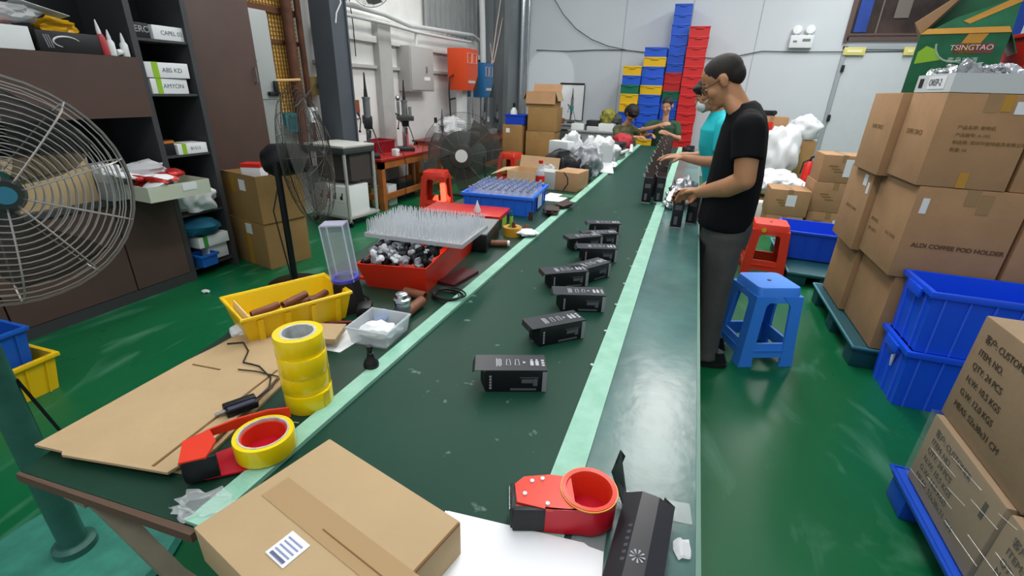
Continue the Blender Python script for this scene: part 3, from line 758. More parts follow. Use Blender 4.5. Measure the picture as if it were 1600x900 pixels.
b = B(); b.tube([(-4.05, 5.0, 1.78), (-4.1, 4.85, 1.66), (-4.14, 4.7, 1.5), (-4.1, 4.45, 1.35), (-4.12, 4.3, 1.25)], .007, 6); b.tube([(-4.05, 4.5, 1.2), (-4.0, 4.62, .95), (-4.0, 4.72, .75), (-3.99, 4.8, .5)], .012, 6)
tag(obj('hanging_cables', b, mat('grey_cable', '#54524F', .6), kind='stuff'), 'dark cables hanging between the rusty post and the grey pillar', 'cable')
# grey steel pillar
M_pil = mat('charcoal_painted_steel', '#525960', .45, .1, var=.05)
b = B()
xa, ya = -3.98, 4.83
b.span(xa - .14, xa + .14, ya - .14, ya - .12, 0, 4.35); b.span(xa - .14, xa + .14, ya + .12, ya + .14, 0, 4.35); b.span(xa + .10, xa + .12, ya - .12, ya + .12, 0, 4.35); b.span(xa - .1, xa - .08, ya - .12, ya + .12, 0, 4.35)
t = thing('steel_pillar', 'dark grey steel pillar in front of the white wall', 'pillar', (xa, ya, 0)); b.bm.transform(Matrix.Translation((-xa, -ya, 0))); obj('column', b, M_pil, t)
b = B(); b.span(-.16, .16, -.145, .145, 0, .02); obj('base_plate', b, M_pil, t)
b = B(); b.tube([(.125, .0, 2.62), (.15, .02, 2.5), (.13, .03, 2.4), (.16, .0, 2.3), (.13, -.05, 2.2), (.13, -.08, 2.1)], .007, 6); tag(obj('hanging_cord', b, M_white, None, (xa + .02, ya, 0)), 'white cord dangling down the face of the grey pillar', 'cord')
# grey cart with white carton of icons
t = thing('utility_cart', 'dark grey two shelf utility cart with white rails beside the pillar', 'cart', (-3.62, 4.42, 0), R_(-6))
M_cart = mat('cart_grey', '#3B3E40', .5); M_rail = mat('cart_rail', '#A7A8A2', .5)
b = B(); b.span(-.36, .22, -.24, .24, .80, .86, bev=.006); obj('top', b, M_cart, t)
b = B(); b.span(-.36, .22, -.24, .24, .862, .885, bev=.004); obj('top_mat', b, mat('cart_white_sheet', '#BDBFB8', .6), t)
for sx in (-.34, .2):
    for sy in (-.22, .22):
        b = B(); b.cyl((sx, sy, .05), (sx, sy, .82), .018, n=12); obj('leg', b, M_rail, t)
        b = B(); b.cyl((sx, sy - .012, .035), (sx, sy + .012, .035), .035, n=16); obj('wheel', b, M_black, t)
b = B(); b.span(-.36, .22, -.24, .24, .09, .12, bev=.004); obj('shelf', b, M_rail, t)
b = B(); b.span(-.32, .18, -.12, .22, .50, .80); obj('drawer', b, mat('cart_drawer', '#45403F', .5), t)
g = thing('white_carton', 'white carton printed with four dark lamp icons on the cart shelf', 'box', (-3.62, 4.40, .12), R_(-6))
b = B(); b.box((-.06, -.03, .165), (.46, .36, .33), bev=.004); obj('carton_body', b, M_white, g)
for i in range(4):
    b = B(); b.tube([(-.2 + .1 * i, -.2108, .215), (-.18 + .1 * i, -.2108, .225), (-.175 + .1 * i, -.2108, .26)], .008, 6); b.box((-.195 + .1 * i, -.2105, .2), (.04, .002, .035)); obj('printed_icon', b, M_dark, g)
b = B(); b.box((-.06, -.2105, .15), (.44, .0015, .003)); obj('flap_seam', b, mat('grey_seam', '#A9AEB0', .6), g)
# ---------------------------------------------------------------- work benches
BH = .64
M_btop = mat('red_bench_top', '#A5231C', .35, var=.15, scale=5)
def bench(label, x0, x1, y0, y1, h, mt=None):
    t = thing('workbench', label, 'bench', ((x0 + x1) / 2, (y0 + y1) / 2, 0)); T = Matrix.Translation((-(x0 + x1) / 2, -(y0 + y1) / 2, 0))
    def q(n, b, m): b.bm.transform(T); return obj(n, b, m, t)
    b = B(); b.span(x0 - .02, x1 + .02, y0 - .02, y1 + .02, h - .025, h); q('top', b, mt or M_btop)
    b = B(); b.span(x0, x1, y0, y0 + .04, h - .12, h - .025); b.span(x0, x1, y1 - .04, y1, h - .12, h - .025); b.span(x1 - .04, x1, y0, y1, h - .12, h - .025); b.span(x0, x0 + .04, y0, y1, h - .12, h - .025); q('apron', b, M_wood)
    for x in (x0 + .035, x1 - .035):
        for y in (y0 + .035, y1 - .035):
            b = B(); b.span(x - .035, x + .035, y - .035, y + .035, 0, h - .03); q('leg', b, M_wood)
    for x in (x0 + .035, x1 - .035):
        b = B(); b.span(x - .02, x + .02, y0 + .07, y1 - .07, .12, .19); q('stretcher', b, M_wood)
    b = B(); b.span(x0 + .07, x1 - .07, y0 + .015, y0 + .055, .12, .19); q('stretcher', b, M_wood)
    return t
bench('red topped wooden workbench beside the grey pillar carrying drill presses', -4.16, -3.56, 5.0, 6.62, BH)
bench('far dark red workbench beneath the orange and blue machines', -4.16, -3.56, 6.75, 9.2, BH + .06, mat('maroon_bench_top', '#7A1F2C', .4, var=.1))
# things under the first bench
t = carton('cardboard_box', 'olive printed carton under the red workbench', .26, .3, .24, (-3.95, 5.25, 0), 0, mat('olive_card', '#6B6B3C', .7, var=.2))
t = gift_box('white_carton', 'white carton standing under the red workbench behind its front leg', 'box', (-3.76, 5.36, 0), (.18, .2, .26), 0, M_wplas)
gift_box('tool_case', 'dark case under the middle of the red workbench', 'case', (-3.9, 5.85, 0), (.3, .4, .22), 0, M_dark)
# drill presses
def drill_press(label, loc, rz, s=1.0, head=M_dark, two=False):
    t = thing('drill_press', label, 'drill press', loc, rz)
    b = B(); b.box((0, 0, .02 * s), (.28 * s, .2 * s, .04 * s), bev=.008); obj('base', b, M_dark, t)
    b = B(); b.cyl((-.08 * s, 0, .03 * s), (-.08 * s, 0, .42 * s), .025 * s, n=16); obj('column', b, M_steel, t)
    b = B(); b.box((-.03 * s, 0, .40 * s), (.22 * s, .1 * s, .10 * s), bev=.02 * s); b.box((.05 * s, 0, .37 * s), (.09 * s, .09 * s, .12 * s), bev=.02 * s); obj('head', b, head, t)
    b = B(); b.cyl((.05 * s, 0, .43 * s), (.05 * s, 0, .62 * s), .038 * s, n=18); b.cyl((.05 * s, 0, .62 * s), (.05 * s, 0, .64 * s), .044 * s, n=18); obj('air_cylinder', b, mat('grey_machine', '#7C7F80', .4, .4), t)
    b = B(); b.cyl((.05 * s, 0, .64 * s), (.05 * s, 0, .72 * s), .022 * s, .016 * s, n=12); b.cyl((.05 * s, 0, .72 * s), (.05 * s, 0, .88 * s), .014 * s, .007 * s, n=12); obj('depth_rod', b, M_dark, t)
    b = B(); b.cyl((.05 * s, 0, .18 * s), (.05 * s, 0, .32 * s), .012 * s, n=12); b.cyl((.05 * s, 0, .22 * s), (.05 * s, 0, .30 * s), .024 * s, .03 * s, n=14); obj('chuck', b, M_steel, t)
    for a in (30, 150, 270):
        b = B(); v = Vector((.0, cos(R_(a)), sin(R_(a)))); c0 = Vector((-.02 * s, -.07 * s, .4 * s))
        b.tube([c0, c0 + Vector((v.y * .12 * s, -.02 * s, v.z * .12 * s))], .006 * s, 8); b.ball(c0 + Vector((v.y * .12 * s, -.02 * s, v.z * .12 * s)), .014 * s, 10, 8); obj('feed_lever', b, M_dark, t)
    b = B(); b.tube([(.06 * s, .02 * s, .38 * s), (.1 * s, .06 * s, .26 * s), (.16 * s, .1 * s, .1 * s), (.2 * s, .14 * s, .05 * s)], .007 * s, 6); obj('hose', b, M_black, t)
    if two:
        b = B(); b.cyl((.1 * s, .06 * s, .44 * s), (.1 * s, .06 * s, .56 * s), .022 * s, n=14); b.cyl((.02 * s, -.08 * s, .44 * s), (.02 * s, -.08 * s, .62 * s), .02 * s, n=14); b.ball((.02 * s, -.08 * s, .66 * s), .035 * s, 12, 8); obj('spindles', b, M_steel, t)
        b = B(); b.box((.05 * s, 0, .42 * s), (.26 * s, .2 * s, .06 * s), bev=.01); obj('spindle_plate', b, mat('olive_dark', '#3A3E38', .5), t)
    return t
p = at(563, 222, z=BH); drill_press('drill press nearest the grey pillar with a tall grey air cylinder', (-3.80, 5.12, BH), R_(-50), 1.12)
drill_press('drill press on the middle of the red bench with several spindles', (-3.84, 6.02, BH), R_(-50), 1.05, M_dark, True)
# things on the bench
t = thing('parts_bin', 'dark red plastic bin on the bench between the two drill presses', 'bin', (-4.04, 5.62, BH)); open_bin(t, .26, .46, .16, mat('dark_red_plastic', '#8E1C26', .45), .06, .006, .01, 8)
t = thing('notice_card', 'white notice card with a yellow mark leaning on the bench by the pillar', 'card', (-4.08, 5.33, BH))
b = B(); b.box((0, 0, .12), (.01, .26, .24), M=Matrix.Rotation(R_(-8), 3, 'Y')); obj('card_body', b, M_white, t)
b = B(); b.box((.009, -.02, .10), (.003, .06, .06), M=Matrix.Rotation(R_(45), 3, 'X')); obj('yellow_mark', b, M_ytape, t)
b = B(); b.span(WX + .01, WX + .02, 5.42, 5.62, 1.06, 1.30)
o = obj('wall_notice', b, mat('brown_notice', '#8A4A2C', .5)); tag(o, 'brown and white notice on the white wall right of the first drill press', 'notice')
b = B(); b.span(WX + .02, WX + .023, 5.43, 5.61, 1.07, 1.13); obj('white_band', b, M_white, o)
t = thing('power_adapter', 'white plug box with a black lead on the red bench edge', 'adapter', (-3.62, 5.42, BH)); b = B(); b.box((0, 0, .045), (.07, .09, .09), bev=.008); obj('plug_body', b, M_wplas, t)
b = B(); b.tube([(.03, .02, .05), (.07, .06, .04), (.09, .09, -.1), (.08, .08, -.35), (.07, .05, -.6)], .005, 6); obj('lead', b, M_black, t)
t = thing('spray_can', 'white and pink spray can standing behind the middle drill press', 'can', (-4.02, 6.3, BH)); b = B(); b.lathe([(.01, 0), (.045, 0), (.045, .22), (.03, .25), (.01, .25)], 18); obj('can_body', b, mat('pink_label', '#C25868', .4), t); b = B(); b.lathe([(.01, .25), (.03, .25), (.03, .30), (.01, .30)], 14); obj('cap', b, M_white, t)
t = thing('dispensing_bottle', 'white bottle with black cap in front of the bulging bag on the far bench', 'bottle', (-3.9, 7.02, BH + .06)); b = B(); b.lathe([(.01, 0), (.06, 0), (.06, .22), (.02, .26), (.01, .26)], 18); obj('bottle_body', b, M_wplas, t); b = B(); b.lathe([(.01, .26), (.025, .26), (.025, .34), (.01, .34)], 14); obj('cap', b, M_black, t)
b = B(); b.lump((0, 0, .15), (.20, .32, .18), 15, .3, 2.4, 4, flat=.7)
o = obj('plastic_bag', b, M_bagw, None, (-3.84, 7.45, BH + .062), ang=60); tag(o, 'big bulging white plastic bag on the far maroon bench', 'bag')
drill_press('small drill press at the front edge of the far bench', (-3.70, 6.86, BH + .06), R_(-60), .55)
for i in range(5):
    y = 7.0 + i * .42
    t = gift_box('tool_box', ['dark tool box first along the far bench front', 'dark tool box second along the far bench front', 'grey tool box third along the far bench front', 'dark tool box fourth along the far bench front', 'grey tool box at the far end of the bench front'][i], 'box', (-3.64, y + .1, BH + .06), (.12, .2, .08 + .03 * (i % 2)), 0, M_dark if i not in (2, 4) else mat('tool_grey', '#8A8D8E', .5), group='tool boxes on the far bench')
# ---------------------------------------------------------------- grey wall cabinet and welding machines
p0 = at(640, 80, x=-4.2); p1 = at(680, 76, x=-4.1)
t = thing('wall_cabinet', 'plain pale grey steel cabinet hung on the white wall', 'cabinet', (WX, 7.0, 1.42))
b = B(); b.span(0, .22, -.38, .32, 0, .62, bev=.006); obj('carcass', b, mat('wall_cab_grey', '#A8A6A3', .5), t)
b = B(); b.span(.22, .235, -.36, .30, .02, .60, bev=.003); d_ = obj('door', b, mat('wall_cab_door', '#B0AEAB', .5), t)
b = B(); b.span(.235, .25, .05, .09, .27, .36, bev=.004); obj('handle', b, M_steel, d_)
b = B(); b.span(.235, .238, .0, .18, .16, .21); obj('paper_label', b, M_white, d_)
def welder(label, yc, z0, z1, wy, m, xf, leg):
    t = thing('welding_machine', label, 'machine', (xf, yc, 0))
    b = B(); b.span(-.34, 0, -wy / 2, wy / 2, z0, z1, bev=.01); o = obj('housing', b, m, t)
    b = B()
    for k in (-1, 1): b.tube([(.004, k * wy * .2 - wy * .15, z1 - .22), (.004, k * wy * .2 + wy * .15, z1 - .22), (.004, k * wy * .2 + wy * .15, z1 - .07), (.004, k * wy * .2 - wy * .15, z1 - .07)], .006, 6, closed=True)
    obj('panel_outline', b, mat('pale_print', '#D8B7A0', .5), o)
    b = B(); b.loft([[Vector((.001, wy / 2 - .002, z0 + .002)), Vector((.001, wy / 2 - .002, z0 + .24)), Vector((.001, wy / 2 - .2, z0 + .002))], [Vector((.006, wy / 2 - .002, z0 + .002)), Vector((.006, wy / 2 - .002, z0 + .24)), Vector((.006, wy / 2 - .2, z0 + .002))]]); obj('dark_corner', b, M_dark, o)
    b = B(); b.span(.002, .006, -wy * .3, wy * .25, z0 + .12, z0 + .16); obj('maker_plate', b, mat('plate_pale', '#C9C0B8', .5), o)
    b = B(); b.span(-.26, -.14, -.09, .09, .70, z0); obj('column', b, leg, t)
    b = B(); b.cyl((-.05, .1, .85), (-.05, .1, z0), .03, n=14); b.cyl((-.05, .1, .9), (-.05, .1, 1.0), .05, .035, n=14); obj('horn', b, M_steel, t)
    b = B(); b.box((-.16, 0, .745), (.3, .34, .08), bev=.01); obj('base', b, M_dark, t)
    return t
welder('orange cabinet welding machine on a white column by the wall', 8.02, 1.45, 2.10, .50, mat('orange_enamel', '#D2481E', .4), -3.72, M_wplas)
welder('blue cabinet welding machine next to the orange one', 8.72, 1.34, 1.92, .44, mat('blue_enamel', '#1E6394', .4), -3.70, M_steel)
drill_press('small dark press under the orange machine', (-3.66, 8.42, BH + .06), R_(-60), .62)
drill_press('small dark press under the blue machine at the bench end', (-3.66, 9.05, BH + .06), R_(-60), .6)
t = thing('support_arm', 'black angled bracket stand left of the orange machine', 'bracket', (-3.95, 7.62, BH + .06))
b = B(); b.tube([(.0, .05, 0), (.0, -.02, .75), (.0, .02, .95), (.0, .2, 1.0)], .014, 8); obj('upright', b, M_dark, t)
b = B(); b.tube([(.0, -.01, .60), (.0, .2, .62)], .016, 8); obj('arm', b, M_dark, t)
# pipes along the left wall
M_pipe = mat('white_pipe', '#C9CCCB', .4)
def pipe(label, pts, r, m=None, cat='pipe'):
    b = B(); b.tube(pts, r, 12); tag(obj('wall_pipe', b, m or M_pipe), label, cat, 'pipes on the left wall')
pipe('upper white pipe running along the left wall to the vertical pipe', [at(x, y, x=-4.15) for x, y in ((528, 2), (600, 22), (640, 40), (690, 48), (738, 55), (750, 64))], .032)
pipe('lower white pipe parallel under the upper wall pipe', [at(x, y, x=-4.1) for x, y in ((528, 20), (600, 36), (650, 50), (700, 60), (735, 66))], .022)
pipe('short white pipe dropping from the wall pipes to the grey cabinet', [at(x, y, x=-4.12) for x, y in ((651, 48), (650, 76))], .03)
pipe('tall white vertical pipe rising beside the blue machine', [at(x, y, x=-3.95) for x, y in ((752, -30), (754, 40), (755, 98))], .055)
b = B()
for pts in (((784, -10), (776, 40), (768, 100)), ((789, 10), (780, 55), (771, 98)), ((766, 68), (768, 85), (770, 100))): b.tube([at(x, y, x=-3.80) for x, y in pts], .010, 6)
tag(obj('air_hoses', b, mat('pink_white_hose', '#CDB7AE', .5), kind='stuff'), 'pale air hoses slanting down to the blue machine', 'hose')
# ---------------------------------------------------------------- stools
def stool(label, loc, rz, m, h=.47, sw=.27, fw=.40, group=None, sticker_=None):
    """moulded stool: square seat, four splayed corner legs, low side rails"""
    t = thing('plastic_stool', label, 'stool', loc, rz, group)
    b = B()
    def sq(w, z, r=.03, n=4):
        out = []
        for cx_, cy_, a0 in ((1, 1, 0), (-1, 1, 90), (-1, -1, 180), (1, -1, 270)):
            for i in range(n + 1):
                a = R_(a0 + 90 * i / n); out.append(Vector((cx_ * (w / 2 - r) + r * cos(a), cy_ * (w / 2 - r) + r * sin(a), z)))
        return out
    b.loft([sq(sw + .03, h - .09, .04), sq(sw + .012, h - .01, .035), sq(sw, h, .03), sq(sw - .03, h - .002, .03)], cap=True)
    obj('seat', b, m, t)
    b = B(); b.cyl((0, 0, h - .003), (0, 0, h + .0008), .012, n=14); obj('seat_hole', b, M_black, t)
    zt = h - .05
    for sx in (-1, 1):
        for sy in (-1, 1):
            b = B()
            def lring(f, z, wt):
                c = (sw + .03) / 2 + f * (fw - sw - .03) / 2
                th = .016
                L = [(c, c), (c - wt, c), (c - wt, c - th), (c - th, c - th), (c - th, c - wt), (c, c - wt)]
                if sx * sy < 0: L = [(x_, y_) for x_, y_ in L][::-1]
                return [Vector((sx * x_, sy * y_, z)) for x_, y_ in L]
            b.loft([lring(1, 0, .085), lring(.9, .04, .078), lring(.5, .2, .07), lring(0.12, zt - .06, .07), lring(0, zt, .12)])
            obj('leg', b, m, t)
    for k in range(4):
        b = B()
        c = (sw + .03) / 2 + .72 * (fw - sw - .03) / 2
        ww = c - .03
        b.loft([[Vector((-ww, c - .014, .06)), Vector((ww, c - .014, .06)), Vector((ww, c, .06)), Vector((-ww, c, .06))],
                [Vector((-ww, c - .024, .15)), Vector((ww, c - .024, .15)), Vector((ww, c - .01, .15)), Vector((-ww, c - .01, .15))]])
        # arch at the lower edge and trim ridge
        b.box((0, c - .003, .105), (ww * 2 - .03, .008, .008))
        b.bm.transform(Matrix.Rotation(k * pi / 2, 4, 'Z')); obj('rail', b, m, t)
    if sticker_:
        b = B(); b.lathe([(.002, 0), (.02, 0), (.02, .002), (.002, .002)], 16, M=Matrix.Translation((-.06, -(sw + .036) / 2 - .001, h - .05)) @ Matrix.Rotation(R_(90), 4, 'X')); obj('round_sticker', b, M_yel, t)
    return t
M_sred = mat('red_stool_plastic', '#CE3423', .35)
stool('red plastic stool in a patch of sunlight before the floor fan', (-3.02, 5.40, 0), R_(14), M_sred, .50, .27, .38)
stool('red plastic stool beside the tall stack of brown cartons', (-2.78, 7.55, 0), R_(-12), M_sred, .52, .28, .38)
# ================================================================== BACK OF THE WORKSHOP
# coloured picking bins
M_bblue = mat('stack_blue', '#2458C8', .4); M_bred = mat('stack_red', '#C9282A', .4); M_byel = mat('stack_yellow', '#E0B318', .4); M_bgrn = mat('stack_green', '#0E6B50', .4)
BC = {'b': (M_bblue, 'blue'), 'r': (M_bred, 'red'), 'y': (M_byel, 'yellow'), 'g': (M_bgrn, 'green')}
BINH = .155
def pick_bin(col, wd, label, loc, group, note=True):
    m = BC[col][0]
    t = thing('picking_bin', label, 'bin', loc, 0, group)
    b = B(); x, y, h = wd / 2, .24, BINH
    o0 = [(-x * .985, -y * .97, 0), (x * .985, -y * .97, 0), (x * .985, y, 0), (-x * .985, y, 0)]
    o1 = [(-x, -y, h), (x, -y, h), (x, y, h), (-x, y, h)]
    i1 = [(-x + .01, -y + .01, h), (x - .01, -y + .01, h), (x - .01, y - .01, h), (-x + .01, y - .01, h)]
    i0 = [(-x * .92, -y * .90, .01), (x * .92, -y * .90, .01), (x * .9, y - .01, .01), (-x * .9, y - .01, .01)]
    b.loft([[Vector(p) for p in r] for r in (o0, o1, i1, i0)]); obj('bin_body', b, m, t)
    b = B(); b.box((0, -y - .004, h - .012), (wd + .006, .012, .022), bev=.003); b.box((0, -y - .008, h - .036), (wd * .36, .018, .018), bev=.004); obj('front_rim', b, m, t)
    if note:
        b = B(); b.box((wd * .02, -y * .965 - .001, .075), (.085, .004, .055)); obj('label_sticker', b, M_white, t)
    return t
def bin_stack(name, x, wd, y, top, cols, notes=''):
    # height of the lowest bin is set by stacking up from the floor
    n = len(cols)
    for i, c in enumerate(cols):
        z = top - (i + 1) * BINH
        o = 'topmost' if i == 0 else ORD[i] + ' from the top'
        lab = '%s picking bin, %s of %s' % (BC[c][1], o, name)
        pick_bin(c, wd, lab, (x + .005 * sin(i * 2.3), y, z), 'bins stacked by the back wall', c != 'r' and (i in notes if notes else True))
bin_stack('the short mixed stack left of the others', -1.205, .32, 9.68, 12 * BINH + .09, 'ybgyybbybbbb', (1, 2))
bin_stack('the blue and yellow stack in the middle', -.845, .38, 9.78, 14 * BINH + .09, 'bybbybbbbbybbb', (0,))
bin_stack('the tallest blue stack', -.495, .29, 10.0, 18 * BINH + .16, 'bbbbbbb' + 'rrgbb' + 'bbbbbb', (0, 2, 3, 4, 7, 8, 9, 10))
bin_stack('the tall red stack', -.165, .33, 9.85, 16 * BINH + .11, 'r' * 16, (99,))
for x, y, wd, z, nm in ((-1.205, 9.68, .32, .09, 'short mixed stack'), (-.845, 9.78, .38, .09, 'middle stack'), (-.495, 10.0, .29, .16, 'tallest stack'), (-.165, 9.85, .33, .11, 'red stack')):
    t = thing('stack_dolly', 'low wooden skid under the %s of bins' % nm, 'skid', (x, y, 0))
    b = B(); b.box((0, 0, z - .02), (wd * .95, .44, .04)); obj('deck', b, M_wood, t)
    for s in (-1, 1):
        b = B(); b.box((s * wd * .38, 0, (z - .04) / 2), (.05, .44, z - .04)); obj('runner', b, M_wood, t)
# picture board on the wall and teal drill press before it
p0 = at(876, 132, y=WY - .03); p1 = at(909, 188, y=WY - .03)
t = thing('picture_board', 'white framed board on the back wall behind the teal drill press', 'board', ((p0.x + p1.x) / 2, WY - .02, p1.z))
ww, hh = p1.x - p0.x, p0.z - p1.z
b = B(); b.span(-ww / 2, ww / 2, -.02, .01, 0, hh); obj('board_face', b, M_white, t)
b = B(); b.span(-ww / 2, ww / 2, -.03, .01, hh, hh + .035); b.span(ww / 2, ww / 2 + .012, -.03, .01, 0, hh); b.span(-ww / 2 - .012, -ww / 2, -.03, .01, 0, hh); obj('frame', b, M_dark, t)
M_tab = mat('grey_table_top', '#8C9090', .5)
def table(label, x0, x1, y0, y1, h, m=M_tab, body=None):
    t = thing('side_table', label, 'table', ((x0 + x1) / 2, (y0 + y1) / 2, 0)); w_, d_ = (x1 - x0) / 2, (y1 - y0) / 2
    b = B(); b.span(-w_, w_, -d_, d_, h - .03, h, bev=.004); obj('table_top', b, m, t)
    for sx in (-1, 1):
        for sy in (-1, 1):
            b = B(); b.box((sx * (w_ - .03), sy * (d_ - .03), (h - .03) / 2), (.035, .035, h - .03)); obj('leg', b, M_tab, t)
    b = B(); b.span(-w_ + .04, w_ - .04, -d_ + .02, -d_ + .04, h - .10, h - .03); obj('apron', b, M_tab, t)
    if body:
        b = B(); b.span(-w_ + .05, w_ - .05, -d_ + .05, d_ - .05, .05, h - .1); obj('cupboard', b, body, t)
    return t
table('small dark cupboard table carrying the teal drill press', -2.60, -2.10, 9.2, 9.9, .92, M_tab, mat('grey_cupboard', '#55595A', .5))
drill_press('teal drill press in front of the white board', (-2.28, 9.5, .92), R_(-70), .72, mat('teal_enamel', '#1F7A72', .4))
b = B(); b.lump((0, 0, .04), (.1, .08, .05), 3, .4, 2, 2, flat=.6); o = obj('parts_heap', b, mat('brown_parts', '#6E4430', .6), None, (-2.45, 9.35, .922)); tag(o, 'small brown heap of parts at the foot of the teal drill press', 'parts')
table('long grey side table left of the conveyor end covered in cartons', -2.05, -1.25, 8.35, 8.95, .88)
for lab, x, y, wd, d, h, m in (('white box at the left end of the grey side table', -1.9, 8.55, .22, .2, .1, M_wplas), ('dark machine box in the middle of the grey side table', -1.66, 8.66, .2, .3, .16, M_dark), ('white box at the right end of the grey side table', -1.40, 8.55, .26, .24, .12, M_wplas), ('pale long box at the front of the grey side table', -1.62, 8.43, .2, .1, .07, mat('pale_grey_box', '#C3C6C4', .6))):
    gift_box('gift_box', lab, 'box', (x, y, .88), (wd, d, h), 0, m)
b = B(); b.lump((0, 0, .11), (.14, .1, .12), 6, .3, 2, 3, flat=.9)
o = obj('camouflage_bag', b, mat('camouflage_cloth', '#A8A23A', .7, col2='#3E4426', scale=14), None, (-1.42, 8.72, 1.0)); tag(o, 'yellow green camouflage bag on the boxes of the grey side table', 'bag')
b = B(); b.lump((0, 0, .07), (.08, .1, .08), 9, .3, 2, 3, flat=.8)
o = obj('grey_bag', b, mat('grey_cloth', '#3F4448', .7), None, (-1.26, 8.72, .995)); tag(o, 'dark grey bag right of the camouflage bag', 'bag')
# tall cartons
cs = [('lowest brown carton of the tall stack', 0, .45, .50), ('second lowest brown carton of the tall stack', .452, .40, .50), ('third brown carton up the tall stack with a taped seam', .854, .38, .50)]
for lab, z, h, wd in cs:
    t = carton('cardboard_box', lab, wd, .45, h, (-2.43 + .01 * sin(z * 9), 8.2, z), R_(1 + 2 * z), M_card2, stape=M_ytape if z == 0 else M_ptape)
t = carton('cardboard_box', 'topmost brown carton of the tall stack with its flap folded down', .50, .45, .24, (-2.46, 8.2, 1.236), R_(3), M_card2, tape=False, flaps=True)
b = B(); b.plate([(-.25, -.225, .24), (.25, -.225, .24), (.25, -.25, .05), (-.25, -.25, .05)], .005); obj('flap', b, M_card, t)
b = B(); b.plate([(-.25, -.225, .24), (-.25, .225, .24), (-.31, .225, .12), (-.31, -.225, .12)], .005); obj('flap', b, M_cardp, t)
b = B(); b.plate([(.25, -.225, .24), (.25, .225, .24), (.30, .225, .10), (.30, -.225, .10)], .005); obj('flap', b, M_cardp, t)
b = B(); b.plate([(-.25, .225, .24), (.25, .225, .24), (.25, .29, .36), (-.25, .29, .36)], .005); obj('flap', b, M_card, t)
carton('cardboard_box', 'smaller brown carton in front of the tall stack at its foot', .42, .34, .40, (-2.40, 7.72, 0), R_(-4), M_card2)
carton('cardboard_box', 'lower brown carton left of the tall stack', .36, .36, .48, (-2.92, 8.1, 0), R_(2), M_card2)
t = carton('cardboard_box', 'upper brown carton left of the tall stack under the blue tub', .36, .36, .46, (-2.91, 8.1, .482), R_(-2), M_card2)
sticker(t, (-.08, -.18, .36), (1, 0, 0), (0, 0, 1), .07, .07)
t = thing('parts_bin', 'small blue tub on the carton left of the tall stack', 'bin', (-2.88, 8.08, .944)); open_bin(t, .34, .34, .16, mat('tub_blue', '#1C47C4', .4), .05, .006, .012, 0)
t = thing('dispensing_bottle', 'white bottle standing in the blue tub', 'bottle', (-2.96, 8.1, .95)); b = B(); b.lathe([(.01, 0), (.06, 0), (.06, .2), (.02, .26), (.01, .26)], 16); obj('bottle_body', b, M_wplas, t); b = B(); b.lathe([(.01, .26), (.022, .26), (.022, .33), (.01, .33)], 12); obj('cap', b, M_black, t)
# ================================================================== CLUTTER ON THE LEFT WORKTOP, FAR HALF
TZ = .75
t = carton('cardboard_box', 'low open carton with raised flaps behind the blue bottle crate', .38, .26, .10, (-1.26, 3.98, TZ), R_(-6), M_cardin, tape=False, flaps=True)
b = B(); b.plate([(-.19, -.13, .10), (.19, -.13, .10), (.17, -.15, .02), (-.17, -.15, .02)], .004); obj('flap', b, M_cardin, t)
b = B(); b.plate([(-.19, -.13, .10), (-.19, .13, .10), (-.34, .11, .08), (-.34, -.15, .05)], .004); obj('flap', b, M_cardp, t)
b = B(); b.plate([(-.19, .13, .10), (.19, .13, .10), (.19, .16, .2), (-.19, .16, .2)], .004); obj('flap', b, M_cardin, t)
t = gift_box('gift_box', 'pale grey carton between the open carton and the brown one', 'box', (-1.06, 3.80, TZ), (.17, .16, .14), R_(-6), mat('pale_grey_carton', '#AEB3AE', .6))
t = thing('drink_bottle', 'clear bottle with red label and red cap beside the blue crate', 'bottle', (-1.07, 3.58, TZ))
b = B(); b.lathe([(.008, 0), (.034, .003), (.036, .02), (.034, .14), (.028, .18), (.013, .215), (.013, .225), (.008, .225)], 18); obj('bottle_body', b, film('bottle_plastic', '#E4EAEE', .4, .1), t)
b = B(); b.lathe([(.0355, .085), (.037, .085), (.037, .13), (.0355, .13)], 18, close=True); obj('label', b, M_red, t)
b = B(); b.lathe([(.004, .222), (.017, .222), (.017, .245), (.004, .245)], 14); obj('cap', b, M_red, t)
t = carton('cardboard_box', 'small brown carton at the left mint strip behind the wallet', .20, .26, .15, (-.875, 3.84, TZ), R_(-8), M_card, tape=False)
b = B(); b.tube([(-.02, -.132, .15), (.015, -.134, .11), (.02, -.134, .06), (-.015, -.133, .01)], .004, 6); obj('strap', b, M_dark, t)
def bag(name, lab, c, r, m, seed, amp=.35, sub=3, flat=.6, cat='bag', rz=0):
    b = B(); b.lump((0, 0, 0), r, seed, amp, 2.3, sub)
    lo = min(v.co.z for v in b.bm.verts)
    for v in b.bm.verts: v.co.z = max(v.co.z, lo * flat)
    lo = min(v.co.z for v in b.bm.verts)
    for v in b.bm.verts: v.co.z -= lo
    return tag(obj(name, b, m, None, c, rz, ang=60), lab, cat)
M_bagk = mat('black_bag_film', '#191A1D', .3, bump=.3, bscale=20); M_bagg = mat('grey_bag_film', '#6E7276', .3, col2='#C7CBCF', scale=11, bump=.5, bscale=18)
M_foam = mat('crumpled_white', '#C6C9C9', .5, bump=.6, bscale=16)
bag('parts_bag', 'heap of small dark and white parts before the black bag', (-1.14, 4.02, TZ), (.09, .07, .09), mat('dark_white_parts', '#C9CBCB', .5, col2='#26282A', scale=22), 61)
bag('black_bag', 'crumpled black plastic bag behind the small brown carton', (-1.08, 4.28, TZ), (.16, .13, .15), M_bagk, 62)
bag('grey_bag', 'large crumpled silver grey bag on the left worktop', (-.92, 4.60, TZ), (.15, .17, .17), M_bagg, 63, .4, 4)
